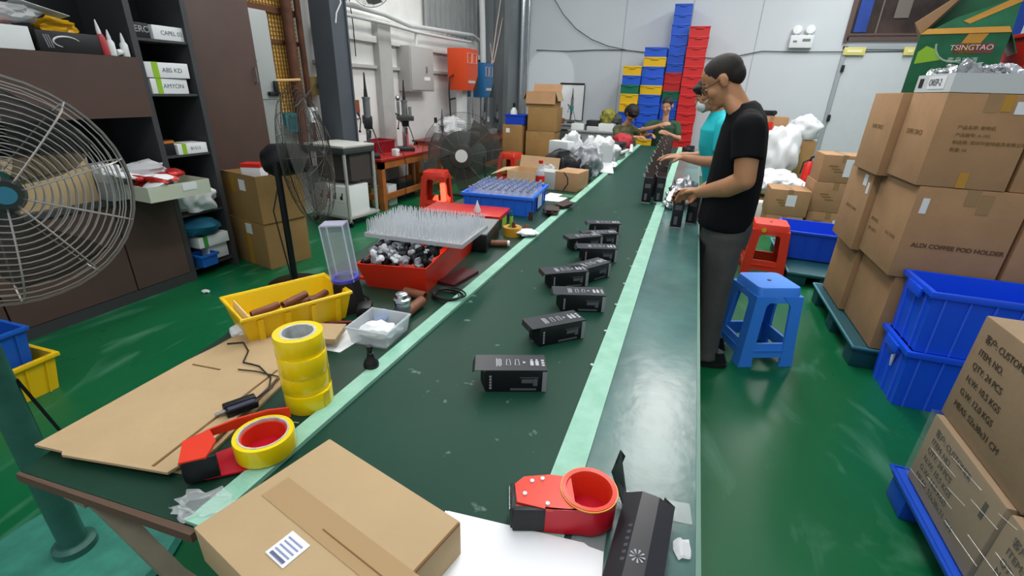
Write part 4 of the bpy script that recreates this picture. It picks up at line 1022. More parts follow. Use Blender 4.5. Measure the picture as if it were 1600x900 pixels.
bag('white_bag', 'white translucent bag sagging behind the black bag', (-1.16, 4.95, TZ), (.12, .16, .2), M_foam, 64, .4, 4)
bag('dark_bag', 'dark green grey bag against the mint strip', (-.84, 4.26, TZ), (.05, .10, .10), mat('dark_green_film', '#25322E', .35, bump=.4, bscale=20), 65, .3)
for i, (x, y, z, r) in enumerate(((-1.02, 4.45, .84, .06), (-.86, 4.84, .80, .05), (-1.0, 5.2, .86, .06), (-.80, 5.55, .79, .05), (-1.05, 5.5, .80, .06))):
    bag('dark_film', ['dark film scrap at the front of the white heap', 'dark film scrap by the upright paper strip', 'dark film scrap on the crumpled white foam', 'dark film scrap by the mint strip far along', 'dark film scrap beside the standing white wrap'][i], (x, y, z), (r, r * 1.2, r * .7), M_bagk, 160 + i, .4)
gift_box('gift_box', 'white carton tilted at the back of the worktop heap', 'box', (-1.18, 4.62, .93), (.22, .12, .12), R_(-20), M_wplas)
bag('white_wrap', 'crumpled white foam wrapping in the middle of the heap', (-.90, 5.38, TZ), (.15, .18, .17), M_foam, 66, .45, 4)
bag('grey_wrap', 'grey printed film behind the white strip of paper', (-.93, 4.98, TZ), (.09, .10, .15), M_bagg, 67, .4, 3)
b = B(); b.plate([(-.07, 0, 0), (.07, 0, 0), (.065, -.02, .17), (-.065, -.02, .17)], .004); b.plate([(-.07, -.001, .001), (.07, -.001, .001), (.10, -.12, -.085), (-.03, -.10, -.085)], .004)
o = obj('paper_strip', b, M_white, None, (-.78, 4.86, .845)); o.rotation_euler = (0, 0, R_(8)); tag(o, 'upright strip of white paper bent over the worktop edge', 'paper')
b = B(); b.lump((0, 0, .02), (.07, .16, .02), 71, .4, 2, 3); o = obj('paper_sheet', b, M_white, None, (-.77, 5.12, .775), R_(-6)); tag(o, 'loose white sheets lying on the mint strip', 'paper')
t = thing('instrument_case', 'black case with white rim far along the left worktop', 'case', (-.93, 5.98, TZ), R_(-6))
b = B(); b.box((0, 0, .15), (.36, .3, .09), bev=.01); obj('case_lid', b, M_black, t)
b = B(); b.box((0, 0, .095), (.42, .34, .025), bev=.006); obj('white_rim', b, M_wplas, t)
b = B(); b.box((0, 0, .043), (.36, .28, .08), bev=.006); obj('case_base', b, mat('grey_case', '#8D8F8E', .5), t)
bag('white_foam', 'white foam wrap standing left of the black case', (-1.12, 5.72, TZ), (.08, .12, .16), M_foam, 68, .3)
bag('red_cloth', 'red cloth bundle near the far end of the left worktop', (-.86, 6.60, .80), (.13, .14, .12), mat('red_cloth', '#A8222A', .7, bump=.3), 69, .35)
gift_box('white_carton', 'white carton under the red cloth', 'box', (-.88, 6.62, TZ), (.28, .3, .075), R_(5), M_wplas)
bag('dark_bundle', 'dark green bundle beyond the red cloth', (-.92, 7.1, TZ), (.16, .18, .14), mat('dark_green_cloth', '#26352C', .7, col2='#4A3838', scale=12), 72, .35)
b = B(); b.tube([(-.7, 6.3, .80), (-.7, 6.35, .86), (-.72, 6.5, .87), (-.73, 6.6, .80)], .02, 8); tag(obj('white_hose', b, M_wplas), 'short white hose bend on the far mint strip', 'hose')
# blue crate with bottles
t = thing('bottle_crate', 'blue plastic crate full of clear bottles at the table edge', 'crate', (-1.13, 3.0, TZ), R_(5))
open_bin(t, .46, .48, .125, mat('crate_blue', '#2A72E8', .35), .03, .006, .012, 6)
b = B(); b.box((.238, -.02, .06), (.004, .12, .08)); obj('label_sticker', b, mat('pale_blue_label', '#B9CCE4', .5), t)
M_bot = film('clear_bottle', '#DCE4F2', .28, .08)
b = B(); b.lathe([(.004, 0), (.019, .001), (.019, .09), (.012, .108), (.009, .11), (.009, .14), (.004, .14)], 12)
bt = obj('clear_bottle', b, M_bot); bt.location = (0, 0, 0)
b = B(); b.lathe([(.003, .138), (.010, .138), (.010, .152), (.003, .152)], 10); obj('cap', b, mat('silver_cap', '#AEB6C4', .3, .5), bt)
tag(bt, 'clear bottle with silver cap standing in the blue crate', 'bottle', 'clear bottles in the blue crate')
first = True
Mcr = Matrix.Translation((-1.13, 3.0, TZ)) @ Matrix.Rotation(R_(5), 4, 'Z')
for i in range(9):
    for j in range(9):
        p = Mcr @ Vector((-.192 + .048 * i + random.uniform(-.004, .004), -.2 + .05 * j + random.uniform(-.004, .004), .007))
        if first: bt.location = p; first = False; continue
        c = copy_tree(bt); c.location = p
# ================================================================== TABLE, MIDDLE
t = thing('flat_carton', 'flat black carton with a glossy red lid in front of the blue crate', 'box', (-1.19, 2.46, TZ), R_(6))
b = B(); b.box((0, .03, .03), (.47, .23, .06), bev=.003); obj('carton_body', b, M_black, t)
b = B(); b.box((0.236, .03, .03), (.003, .1, .05)); obj('lime_end', b, M_lime, t)
b = B(); b.box((0, .03, .071), (.48, .24, .022), bev=.003); obj('lid', b, mat('glossy_red', '#C9281A', .25), t)
t = thing('glue_bottle', 'small clear cone nozzle bottle standing on the red lidded carton', 'bottle', (-1.10, 2.44, .833)); b = B(); b.lathe([(.004, 0), (.02, 0), (.02, .015), (.004, .06), (.002, .07)], 14); obj('bottle_body', b, M_wplas, t)
t = thing('black_case', 'black hard case with grey lid between the pin tray and the red lidded carton', 'case', (-.99, 2.14, TZ), R_(10)); b = B(); b.box((0, 0, .045), (.22, .30, .09), bev=.01); obj('case_body', b, M_black, t)
b = B(); b.box((0, 0, .092), (.215, .295, .006)); obj('lid', b, mat('grey_lid', '#8A8D8E', .35), t)
t = thing('tape_roll', 'amber tape roll lying flat by the mint strip', 'tape', (-.85, 2.36, TZ), 0)
b = B(); b.lathe([(.03, 0), (.052, 0), (.052, .048), (.03, .048)], 28, close=True); obj('tape_band', b, mat('amber_tape_roll', '#C9922A', .3), t)
b = B(); b.lathe([(.026, 0), (.031, 0), (.031, .049), (.026, .049)], 24, close=True); obj('core', b, M_cardp, t)
for lab, x, y, z, h in (('lime green marker standing in the amber tape roll', -.862, 2.372, .753, .10), ):
    t = thing('marker_pen', lab, 'pen', (x, y, z)); b = B(); b.cyl((0, 0, 0), (0, 0, h), .009, n=12); obj('barrel', b, M_lime, t); b = B(); b.cyl((0, 0, h), (0, 0, h + .03), .007, .005, n=12); obj('cap', b, M_grn, t)
t = thing('wooden_tube', 'brown tube standing inside the amber tape roll', 'tube', (-.838, 2.345, .753)); b = B(); b.lathe([(.007, 0), (.010, 0), (.010, .075), (.007, .075)], 14, close=True); obj('tube_body', b, mat('brown_tube', '#6A3A28', .5, var=.15), t)
def tube_thing(lab, p0, p1, r, m=None, name='wooden_tube', cap=None, group='brown handle tubes'):
    p0, p1 = Vector(p0), Vector(p1); dv = p1 - p0
    t = thing(name, lab, 'tube', p0, 0, group); L = dv.length
    q = Vector((0, 0, 1)).rotation_difference(dv.normalized()).to_matrix().to_4x4()
    b = B(); b.lathe([(r * .72, 0), (r * .98, 0), (r, .004), (r, L - .004), (r * .98, L), (r * .72, L)], 18, M=q, close=True); obj('tube_body', b, m or mat('walnut_tube', '#7A4A33', .5, var=.18, scale=20), t)
    b = B(); b.lathe([(.002, L * .3), (r * .7, L * .3), (r * .7, L * .32), (.002, L * .32)], 14, M=q); obj('inner_plug', b, M_dark, t)
    if cap:
        b = B(); b.lathe([(.002, L - .01), (r * .9, L - .01), (r * .9, L + .012), (.002, L + .012)], 14, M=q); obj('cap', b, cap, t)
    return t
tube_thing('brown tube standing beside the amber tape roll', (-.79, 2.43, TZ), (-.79, 2.43, .80), .012)
b = B(); b.lump((0, 0, .012), (.06, .05, .014), 14, .4, 2, 3, flat=.7); o = obj('paper_scrap', b, M_white, None, (-.77, 2.37, .763)); tag(o, 'white scrap of paper beside the amber tape roll on the mint strip', 'paper')
tube_thing('brown tube with white end lying by the red tray', (-.92, 2.10, .768), (-.80, 2.15, .768), .017, cap=M_white)
# brown wallets
t = thing('leather_wallet', 'dark brown leather pouch lying on the mint strip by the blue crate', 'wallet', (-.79, 2.93, .757), R_(25))
M_lea = mat('brown_leather', '#3E2A22', .5, var=.15, scale=12, bump=.15, bscale=50)
b = B(); b.lump((0, 0, .018), (.05, .09, .02), 5, .25, 2, 3, flat=.8); obj('pouch_body', b, M_lea, t)
b = B(); b.plate([(-.045, -.08, .034), (.045, -.08, .03), (.05, .0, .04), (-.04, .0, .044)], .005); obj('flap', b, M_lea, t)
t = thing('leather_wallet', 'brown leather pouch behind the nearer one at the mint strip', 'wallet', (-.75, 3.12, .757), R_(-20)); b = B(); b.lump((0, 0, .014), (.045, .08, .016), 8, .25, 2, 3, flat=.8); obj('pouch_body', b, M_lea, t)
b = B(); b.plate([(-.04, -.07, .028), (.045, -.075, .024), (.055, .06, .032), (-.035, .06, .036)], .005); obj('flap', b, M_lea, t)
tube_thing('small brown tube standing before the leather pouch', (-.86, 2.72, TZ), (-.86, 2.72, .80), .014, mat('dark_brown_tube', '#4A2C22', .5))
b = B(); b.plate([(-.10, -.14, 0), (.08, -.12, 0), (.10, .14, 0), (-.08, .16, 0)], .0025); o = obj('paper_sheet', b, M_white, None, (-.90, 3.42, .7515)); tag(o, 'white sheet of paper flat between the blue crate and small carton', 'paper')
b = B(); b.plate([(-.05, -.06, 0), (.05, -.06, 0), (.06, .05, 0), (-.04, .06, 0)], .002); o = obj('green_cloth', b, mat('green_cloth', '#3C6B4C', .8), None, (-.83, 3.52, .7535)); tag(o, 'small green cloth by the small carton foot', 'cloth')
# red tray with wrapped parts and the clear pin tray on top
t = thing('parts_tray', 'large red plastic tray of wrapped parts on the left worktop', 'tray', (-1.03, 1.72, TZ), R_(6))
b = B(); th = .006; h0, h1 = .115, .125
o0 = [(-.125, -.28, 0), (.125, -.27, 0), (.125, .26, 0), (-.125, .26, 0)]
o1 = [(-.15, -.31, .105), (.14, -.30, .115), (.145, .28, .13), (-.15, .28, .125)]
i1 = [(x * .965, y * .98, z) for x, y, z in o1]; i0 = [(x * .94, y * .97, .006) for x, y, z in o0]
b.loft([[Vector(p) for p in r] for r in (o0, o1, i1, i0)]); obj('tray_body', b, mat('red_tray', '#E5351D', .3), t)
b = B(); b.box((-.152, -.255, .03), (.035, .05, .012), bev=.004); obj('corner_foot', b, _M['red_tray'], t)
Mtr = Matrix.Translation((-1.03, 1.72, TZ)) @ Matrix.Rotation(R_(6), 4, 'Z')
for i in range(230):
    x = random.uniform(-.125, .12); y = random.uniform(-.285, .06); z = .112 + random.uniform(-.012, .022) + .04 * sin(max(0, min(1, (y + .28) * 4)))
    p = Mtr @ Vector((x, y, z))
    if i % 3 == 0:
        b = B(); b.cyl((0, 0, -.016), (0, 0, .016), .014, n=12); b.cyl((0, 0, .016), (0, 0, .022), .010, n=12)
        o = obj('black_plug', b, M_black, None, p); o.rotation_euler = (random.uniform(0, 3), random.uniform(0, 3), 0); tag(o, 'black cap among the clear wrapped parts in the red tray', 'cap', 'black caps in the red tray')
    else:
        b = B(); b.lump((0, 0, 0), (.015, .021, .011), 100 + i, .5, 2.4, 2)
        o = obj('wrapped_fitting', b, mat('bag_wrapped_part', '#B9BDC2', .2, col2='#E4E7EA', scale=30, bump=.5, bscale=60) if i % 2 else mat('dark_wrapped_part', '#4A4D52', .25, col2='#A9AEB4', scale=30), None, p); o.rotation_euler = (random.uniform(0, 3), random.uniform(-.6, .6), random.uniform(0, 3))
        tag(o, 'clear bagged metal part heaped in the red tray', 'part', 'wrapped parts in the red tray')
# pin tray
t = thing('pin_tray', 'clear plastic pin tray bristling with upright rods on top of the red tray', 'tray', (-.985, 1.68, .935), R_(4))
b = B(); b.box((0, 0, .004), (.43, .30, .008), bev=.002); obj('tray_base', b, film('frosted_plate', '#C9CDD2', .6, .2), t)
b = B(); b.box((0, -.148, -.004), (.43, .004, .012)); b.box((0, .148, -.004), (.43, .004, .012)); b.box((-.213, 0, -.004), (.004, .30, .012)); b.box((.213, 0, -.004), (.004, .30, .012)); obj('tray_skirt', b, _M['frosted_plate'], t)
b = B()
M_pin = film('clear_pin', '#E6EAEE', .62, .1)
for i in range(28):
    for j in range(20):
        x = -.204 + .0151 * i; y = -.14 + .0147 * j
        b.cyl((x, y, .008), (x + random.uniform(-.003, .003), y + random.uniform(-.003, .003), .062), .0022, .0016, n=5)
o = obj('clear_pins', b, M_pin, t); o['kind'] = 'stuff'
# yellow tray with tubes
YT = Matrix.Translation((-1.165, 1.065, .752)) @ Matrix.Rotation(R_(64), 4, 'Z')
t = thing('yellow_tray', 'yellow plastic parts tray holding brown tubes at the table edge', 'tray', YT.translation, R_(64))
M_yt = mat('tray_yellow', '#EDC40F', .35)
b = B(); th = .006
o0 = [(-.15, -.085, .0), (.15, -.085, .0), (.15, .085, .0), (-.15, .085, .0)]; o1 = [(-.17, -.105, .10), (.17, -.105, .10), (.17, .105, .10), (-.17, .105, .10)]
i1 = [(-.162, -.097, .10), (.162, -.097, .10), (.162, .097, .10), (-.162, .097, .10)]; i0 = [(-.142, -.077, .035), (.142, -.077, .035), (.142, .077, .035), (-.142, .077, .035)]
b.loft([[Vector(p) for p in r] for r in (o0, o1, i1, i0)]); obj('tray_body', b, M_yt, t)
b = B(); b.tube([(-.17, -.105, .098), (.17, -.105, .098), (.17, .105, .098), (-.17, .105, .098)], .007, 8, closed=True); obj('rim', b, M_yt, t)
for sx in (-.12, -.04, .04, .12):
    b = B(); b.hexa([(sx - .008, -.10, 0), (sx + .008, -.10, 0), (sx + .008, -.085, 0), (sx - .008, -.085, 0), (sx - .008, -.112, .088), (sx + .008, -.112, .088), (sx + .008, -.1, .088), (sx - .008, -.1, .088)]); obj('rib', b, M_yt, t)
b = B(); b.box((-.145, 0, .075), (.004, .15, .04), M=Matrix.Rotation(R_(12), 3, 'Y')); obj('paper_label', b, mat('cream_label', '#D9C9A0', .6), t)
for i, (x0, y0, x1, y1, z) in enumerate(((-.10, -.04, .0, -.02, .05), (-.05, -.05, .08, -.055, .05), (.0, .03, .11, .02, .05), (-.02, .0, .07, .035, .068), (-.11, .03, -.02, .045, .05), (.06, -.03, .13, .01, .066))):
    tube_thing('walnut brown tube lying with others in the yellow tray', YT @ Vector((x0, y0, z)), YT @ Vector((x1, y1, z + .004)), .0125, group='brown tubes in the yellow tray')
b = B(); b.lump((0, 0, .01), (.035, .03, .02), 3, .3, 2, 3, flat=.6); o = obj('white_cloth', b, M_white, None, (-1.24, .93, .758)); tag(o, 'white cloth peeking from under the yellow tray corner', 'cloth')
# acrylic display with black base
t = thing('acrylic_display', 'tall clear acrylic holder on a black base beside the yellow tray', 'display', (-1.055, 1.235, TZ), rot=(R_(3), R_(-4), R_(20)))
b = B(); b.lathe([(.01, 0), (.058, 0), (.055, .01), (.05, .10), (.046, .115), (.01, .115)], 8); obj('base', b, M_black, t)
b = B(); b.lathe([(.036, .116), (.047, .116), (.049, .128), (.036, .128)], 24, close=True); obj('purple_ring', b, mat('purple_blue_tint', '#4A49B8', .3), t)  # ring in one plain purple-blue colour
b = B(); w_ = .038
b.loft([[Vector((sx * w_, sy * w_ * .7, z)) for sx, sy in ((-1, -1), (1, -1), (1, 1), (-1, 1))] for z in (.116, .32)], cap=True)
obj('clear_tube', b, film('acrylic_lilac', '#C4C8E0', .2, .06), t)
b = B()
for sx, sy in ((-1, -1), (1, -1), (1, 1), (-1, 1)): b.span(sx * w_ - .002, sx * w_ + .002, sy * w_ * .7 - .002, sy * w_ * .7 + .002, .116, .322)
b.span(-w_, w_, -w_ * .7, w_ * .7, .318, .323)
obj('edge_highlights', b, film('acrylic_edge_highlight', '#D8DAF0', .5, .06), t)  # paler, denser strips paint the bright edges into the clear acrylic
b = B(); b.box((0, .0, .21), (.05, .03, .15)); obj('inner_sleeve', b, film('acrylic_inner', '#B9C2C4', .14, .1), t)
t = thing('power_brick', 'small black charger block beside the acrylic holder base', 'charger', (-.985, 1.22, TZ), R_(30)); b = B(); b.box((0, 0, .018), (.05, .07, .036), bev=.006); obj('body', b, M_black, t); b = B(); b.tube([(0, .035, .012), (.01, .07, .006), (.0, .12, .005), (-.03, .16, .005)], .0025, 6); obj('cable', b, M_black, t)
# steel cup and handle tubes
t = thing('steel_cup', 'shiny steel capsule cup behind the clear box', 'cup', (-.845, 1.245, TZ))
b = B(); b.lathe([(.004, 0), (.026, 0), (.027, .004), (.027, .062), (.030, .066), (.030, .074), (.022, .078), (.022, .092), (.015, .096), (.004, .096)], 26); obj('cup_body', b, M_steel, t)
b = B(); b.lathe([(.0273, .02), (.0285, .02), (.0285, .05), (.0273, .05)], 24, close=True); obj('brushed_band', b, mat('brushed_steel', '#8D8F92', .45, .9), t)
tube_thing('walnut tube leaning by the steel cup', (-.835, 1.22, .768), (-.83, 1.35, .775), .019)
tube_thing('walnut tube lying before the red tray with the cable coil', (-.94, 1.41, .768), (-.845, 1.40, .768), .018)
b = B()
for k in range(4): b.tube([(-.79 + (.050 + .006 * k) * cos(a) + .004 * k, 1.46 + (.045 + .007 * (k % 2)) * sin(a), .755 + .005 * k + .002 * sin(3 * a + k)) for a in [2 * pi * i / 36 for i in range(36)]], .0032, 6, closed=True)
tag(obj('cable_coil', b, M_black), 'coil of black cable lying on the mint strip by the red tray', 'cable')
b = B(); b.box((0, 0, .006), (.085, .19, .012), bev=.003); o = obj('notebook', b, mat('maroon_cover', '#54141A', .5), None, (-.835, 1.66, TZ), R_(-8)); tag(o, 'dark maroon notebook lying on the worktop beside the red tray', 'notebook')
# clear box
t = thing('clear_box', 'open clear plastic box of white packing by the mint strip', 'box', (-.838, 1.10, TZ), R_(4))
open_bin(t, .14, .15, .06, film('clear_box_plastic', '#DDE5EA', .42, .15), .12, .003, .004, 0, 'box_body', .008)
b = B(); b.lump((0, 0, .025), (.06, .045, .022), 19, .4, 2.2, 3); obj('packing', b, M_white, t)
b = B(); b.plate([(-.11, -.06, 0), (.05, -.08, 0), (.09, .05, 0), (-.07, .07, 0)], .002); o = obj('paper_sheet', b, M_white, None, (-.955, 1.035, .7515), R_(12)); tag(o, 'white paper sticking out under the clear box', 'paper')
t = thing('round_lid', 'clear round lid with a blue tint beside the steel cup', 'lid', (-.875, 1.175, .775), 0, rot=(R_(30), R_(-20), 0)); b = B(); b.lathe([(.004, 0), (.026, 0), (.03, .01), (.026, .02), (.004, .018)], 22); obj('lid_body', b, film('blue_tint_clear', '#AFC0E8', .5, .1), t)
b = B(); b.cyl((-1.12, 1.06, .7525 + .004), (-.93, 1.165, .7525 + .004), .0045, n=10); tag(obj('red_rod', b, mat('red_brown_rod', '#7A2A22', .45)), 'thin red brown rod lying between the yellow tray and clear box', 'rod')
# black bulb
t = thing('plunger_cap', 'small black rubber plunger standing on the mint strip', 'plunger', (-.752, .935, .758)); b = B(); b.lathe([(.004, 0), (.021, 0), (.022, .008), (.019, .018), (.011, .028), (.009, .04), (.004, .04)], 22); obj('bell', b, M_black, t)
b = B(); b.lathe([(.003, .038), (.010, .038), (.010, .044), (.007, .046), (.007, .054), (.010, .056), (.008, .066), (.003, .066)], 16); obj('neck', b, M_black, t)
# ================================================================== TABLE, NEAR END
# flattened cardboard sheets
def sheet(lab, pts, z, th=.006, m=None):
    b = B(); P = [(x, y) for x, y in pts]; b.prism(P, 0, th)
    cx_ = sum(p[0] for p in P) / len(P); cy_ = sum(p[1] for p in P) / len(P)
    t = thing('cardboard_sheet', lab, 'cardboard', (cx_, cy_, z), 0, 'flattened cardboard on the table end')
    b.bm.transform(Matrix.Translation((-cx_, -cy_, 0))); obj('panel', b, m or M_cardp, t); return t, (cx_, cy_)
sheet('lowest flattened brown carton on the table end', [(-1.19, .40), (-.87, .455), (-.865, .53), (-.965, .985), (-1.225, .93)], .7505)
sheet('second flattened brown carton from the bottom of the pile', [(-1.20, .395), (-.885, .44), (-.885, .54), (-1.0, .99), (-1.24, .93)], .758, m=M_card)
t, c = sheet('topmost flattened brown carton under the black adapter', [(-1.205, .385), (-1.13, .395), (-1.12, .388), (-.875, .435), (-.865, .50), (-.94, .80), (-1.0, 1.0), (-1.14, .985), (-1.215, .90), (-1.225, .74)], .7655)
b = B(); b.plate([(-.92 - c[0], .435 - c[1], .0066), (-.914 - c[0], .437 - c[1], .0066), (-.955 - c[0], .80 - c[1], .0066), (-.961 - c[0], .80 - c[1], .0066)], .0016); obj('fold_line', b, M_cardedge, t)
b = B(); b.plate([(-1.19 - c[0], .73 - c[1], .007), (-1.10 - c[0], .74 - c[1], .007), (-1.10 - c[0], .744 - c[1], .007), (-1.19 - c[0], .734 - c[1], .007)], .0016); obj('slit', b, M_cardedge, t)
carton('cardboard_box', 'brown carton corner propped behind the four tape rolls', .12, .10, .018, (-.98, 1.0, .7725), R_(20), M_cardp, tape=False, bev=.002)
# adapter and leads
pA = at(392, 628, z=.785)
pA = at(376, 632, z=.785)
t = thing('power_adapter', 'black power adapter with leads lying on the cardboard pile', 'adapter', (pA.x, pA.y, .772), R_(62)); t.scale = (1.15,) * 3
b = B(); b.box((0, .009, .009), (.062, .018, .018), bev=.004); b.box((0, -.009, .008), (.060, .018, .016), bev=.004); obj('adapter_body', b, M_black, t)
b = B(); b.box((0, -.009, .0165), (.05, .012, .001)); obj('rating_label', b, mat('grey_black_label', '#3C3F55', .5), t)
b = B(); b.cyl((-.036, 0, .008), (-.028, 0, .008), .005, n=10); b.cyl((-.048, 0, .008), (-.036, 0, .008), .0035, n=10); obj('plug_tip', b, M_steel, t)
b = B(); b.tube([at(x, y, z=.775) for x, y in ((398, 624), (420, 608), (423, 590), (405, 572), (380, 566), (388, 548), (380, 535), (355, 537))], .0022, 6); tag(obj('adapter_lead', b, M_black), 'thin black wire curling over the cardboard to the tape rolls', 'cable')
b = B(); b.tube([at(x, y, z=.775) for x, y in ((400, 628), (425, 606), (434, 588), (400, 580), (372, 577))], .0018, 6); tag(obj('adapter_lead', b, mat('brown_lead', '#33271E', .5)), 'second thin brown wire looped beside the adapter', 'cable')
# four tape rolls
M_tape = mat('clear_yellow_tape', '#F3D606', .25, coat=.3, var=.02)
base = Vector((-.800, .745, .75))
for i in range(4):
    ox, oy = [(0, 0), (-.005, .002), (-.002, .0), (-.006, .003)][i]
    t = thing('tape_roll', ['lowest yellow tape roll of the stack of four', 'second yellow tape roll from the bottom of the stack', 'third yellow tape roll from the bottom of the stack', 'topmost yellow tape roll of the stack with a grey core'][i], 'tape', (base.x + ox, base.y + oy, .7505 + i * .0504), i * .7, 'stack of yellow tape rolls')
    b = B(); b.lathe([(.041, .0), (.0560, .0), (.0565, .001), (.0565, .049), (.0560, .050), (.041, .050)], 48, close=True); obj('tape_band', b, M_tape, t)
    b = B(); b.lathe([(.0355, 0), (.0412, 0), (.0412, .0503), (.0355, .0503)], 48, close=True); o = obj('core', b, mat('grey_printed_core', '#D3D6D4', .6, col2='#A9ADAB', scale=45), t)
    b = B(); b.box((.0566, 0, .025), (.0012, .02, .045)); obj('loose_end', b, mat('tape_loose_end', '#D9B90C', .2), t)
# screwdriver
t = thing('screwdriver', 'thin screwdriver with clear handle lying under the tape rolls', 'screwdriver', (-.86, .635, .757))
b = B(); b.cyl((0, 0, 0), (.10, .03, 0), .0022, n=8); obj('shaft', b, M_steel, t)
b = B(); b.tube([(0, 0, 0), (-.012, -.004, 0), (-.024, -.007, 0), (-.034, -.01, 0)], [.004, .007, .005, .007], 10); obj('handle', b, film('clear_handle', '#B9BEC4', .6, .1), t)
# tape dispensers
def dispenser(lab, loc, rz, with_tape):
    """hand tape gun: flat ring hub, long cheek plate, cutter nose; lies on its side"""
    t = thing('tape_dispenser', lab, 'tape dispenser', loc, rz)
    M_rd = mat('dispenser_red', '#C2182B', .3); M_rr = mat('dispenser_ring_red', '#E03A22', .3)
    n = 30; out = []
    # cheek outline: hub circle joined to nose
    ring_c, r = Vector((.05, 0)), .050
    outl = [(ring_c.x + r * cos(a), ring_c.y + r * sin(a)) for a in [R_(-110 + 220 * i / 20) for i in range(21)]]
    outl += [(-.02, .040), (-.07, .030), (-.085, .012), (-.085, -.028), (-.06, -.040), (.0, -.047)]
    h = .060
    b = B()
    if with_tape:
        b.prism(outl, 0, .004)
        obj('cheek_plate', b, M_rd, t)
        b = B(); b.lathe([(.0430, .0), (.0470, .0), (.0470, .044), (.0430, .044)], 40, M=Matrix.Translation((ring_c.x, 0, 0)), close=True); obj('hub_ring', b, M_rr, t)
        b = B(); b.lathe([(.0505, .006), (.060, .006), (.061, .010), (.061, .046), (.060, .050), (.0505, .050)], 48, M=Matrix.Translation((ring_c.x, 0, 0)), close=True); k = obj('tape_roll', b, M_tape, t, label='yellow tape roll on the hub')
        b = B(); b.lathe([(.0472, .005), (.0508, .005), (.0508, .0512), (.0472, .0512)], 40, M=Matrix.Translation((ring_c.x, 0, 0)), close=True); obj('core', b, _M['grey_printed_core'], k)
        b = B(); b.loft([[Vector((x, y, za)), Vector((x, y + .005, za)), Vector((x, y + .005, zb)), Vector((x, y, zb))] for x, y, za, zb in ((.105, .060, .030, .055), (.06, .066, .028, .058), (.0, .060, .034, .058), (-.05, .046, .040, .058), (-.088, .022, .046, .058))]); obj('brake_arm', b, M_rr, t)
        b = B(); b.prism([(-.096, -.044), (-.050, -.046), (-.036, .0), (-.050, .044), (-.096, .024)], .056, .061); obj('nose_cover', b, M_rr, t)
    else:
        b.prism(outl, 0, .004); obj('cheek_plate', b, M_rd, t)
        # side wall facing the user
        pts = [(-.035, -.044), (.0, -.0475), (.03, -.0470), (.05, -.0500), (.075, -.0455), (.092, -.034), (.1015, -.012), (.1025, .008)]
        b = B(); rings = []
        for (x, y) in pts:
            rings.append([Vector((x, y, .002)), Vector((x, y + .004, .002)), Vector((x, y + .004, h)), Vector((x, y, h))])
        b.loft(rings); obj('side_wall', b, M_rd, t)
        b = B(); b.prism([(-.085, -.03), (-.03, -.045), (.02, -.047), (.02, .03), (-.02, .036), (-.07, .030), (-.088, .012)], h - .006, h); obj('top_plate', b, M_rr, t)
        b = B(); b.lathe([(.0395, .0), (.046, .0), (.046, h - .002), (.052, h + .002), (.0515, h + .004), (.043, h + .003), (.0395, h - .006)], 48, M=Matrix.Translation((ring_c.x, 0, 0)), close=True); obj('hub_ring', b, M_rr, t)
        b = B(); b.lathe([(.0505, .0605), (.0535, .0605), (.0535, .0625), (.0505, .0625)], 48, M=Matrix.Translation((ring_c.x, 0, 0)), close=True); obj('core_band', b, mat('thin_yellow_tape', '#D9A92A', .3), t)
        for x, y in ((-.07, -.012), (-.055, .018), (-.03, -.034), (-.035, .024)):
            b = B(); b.cyl((x, y, h), (x, y, h + .003), .004, n=10); obj('rivet', b, M_white, t)
    b = B(); b.span(-.092, -.034, -.046, -.036, .006, h - .002, bev=.002); b.span(-.096, -.088, -.040, .018, .006, h - .004, bev=.002); obj('nose_plate', b, mat('black_steel_plate', '#26282A', .4, .5, var=.2, scale=30), t)
    b = B()
    for i in range(12): b.put([(-.0985, -.038 + i * .0045, h - .01), (-.0985, -.0335 + i * .0045, h - .01), (-.102, -.0357 + i * .0045, h - .016), (-.0965, -.0357 + i * .0045, h - .010)], [(0, 1, 2), (0, 2, 3), (1, 3, 2), (0, 3, 1)])
    obj('cutter_teeth', b, M_steel, t)
    return t
dispenser('red hand tape dispenser without tape standing by the white sheets', (-.118, .648, .7585), R_(21), False)
dispenser('red hand tape dispenser loaded with a yellow roll behind the near carton', (-.792, .532, .755), R_(47), True)
# torn clear film at the table corner
b = B(); b.lump((0, 0, 0), (.05, .03, .008), 51, .7, 3, 3); o = obj('clear_film', b, film('thin_torn_film', '#E8EEF0', .22, .1), None, (-.755, .415, .757), R_(20)); tag(o, 'torn clear film stuck to the table corner', 'film')
b = B(); b.lump((0, 0, 0), (.014, .022, .003), 52, .7, 3, 2); o = obj('clear_film', b, M_bag, None, (.105, .66, .7545)); tag(o, 'scrap of clear film at the edge of the right worktop', 'film')
# near carton
A0 = at(322, 812, z=.838); A1 = at(515, 685, z=.838); A2 = at(720, 815, z=.838)
ex = (A2 - A1); W_ = ex.length; rz = math.atan2(ex.y, ex.x)
ey = Vector((-sin(rz), cos(rz), 0)); D_ = .255
ctr = A1 + ex / 2 - ey * D_ / 2
NEAR = carton('cardboard_box', 'flat brown carton in the foreground with a white barcode label', W_, D_, .078, (ctr.x, ctr.y, .760), rz, M_cardp, tape=False, bev=.003)
b = B(); b.box((.02, -.005, .0786), (W_ * .96, .05, .0012)); o = obj('tape', b, mat('clear_brown_tape', '#AC8F66', .22), NEAR)
b = B(); b.box((W_ * .25, -.012, .0795), (W_ * .5, .0022, .0008)); obj('flap_seam', b, M_cardedge, NEAR)
b = B(); b.box((W_ / 2 + .0008, -.005, .04), (.0016, .05, .075)); obj('end_tape', b, _M['clear_brown_tape'], NEAR)
b = B(); b.box((W_ / 2 - .001, 0, .0765), (.004, D_ * .97, .003)); obj('end_flap_edge', b, M_cardedge, NEAR)
lp = at(450, 858, z=.839)
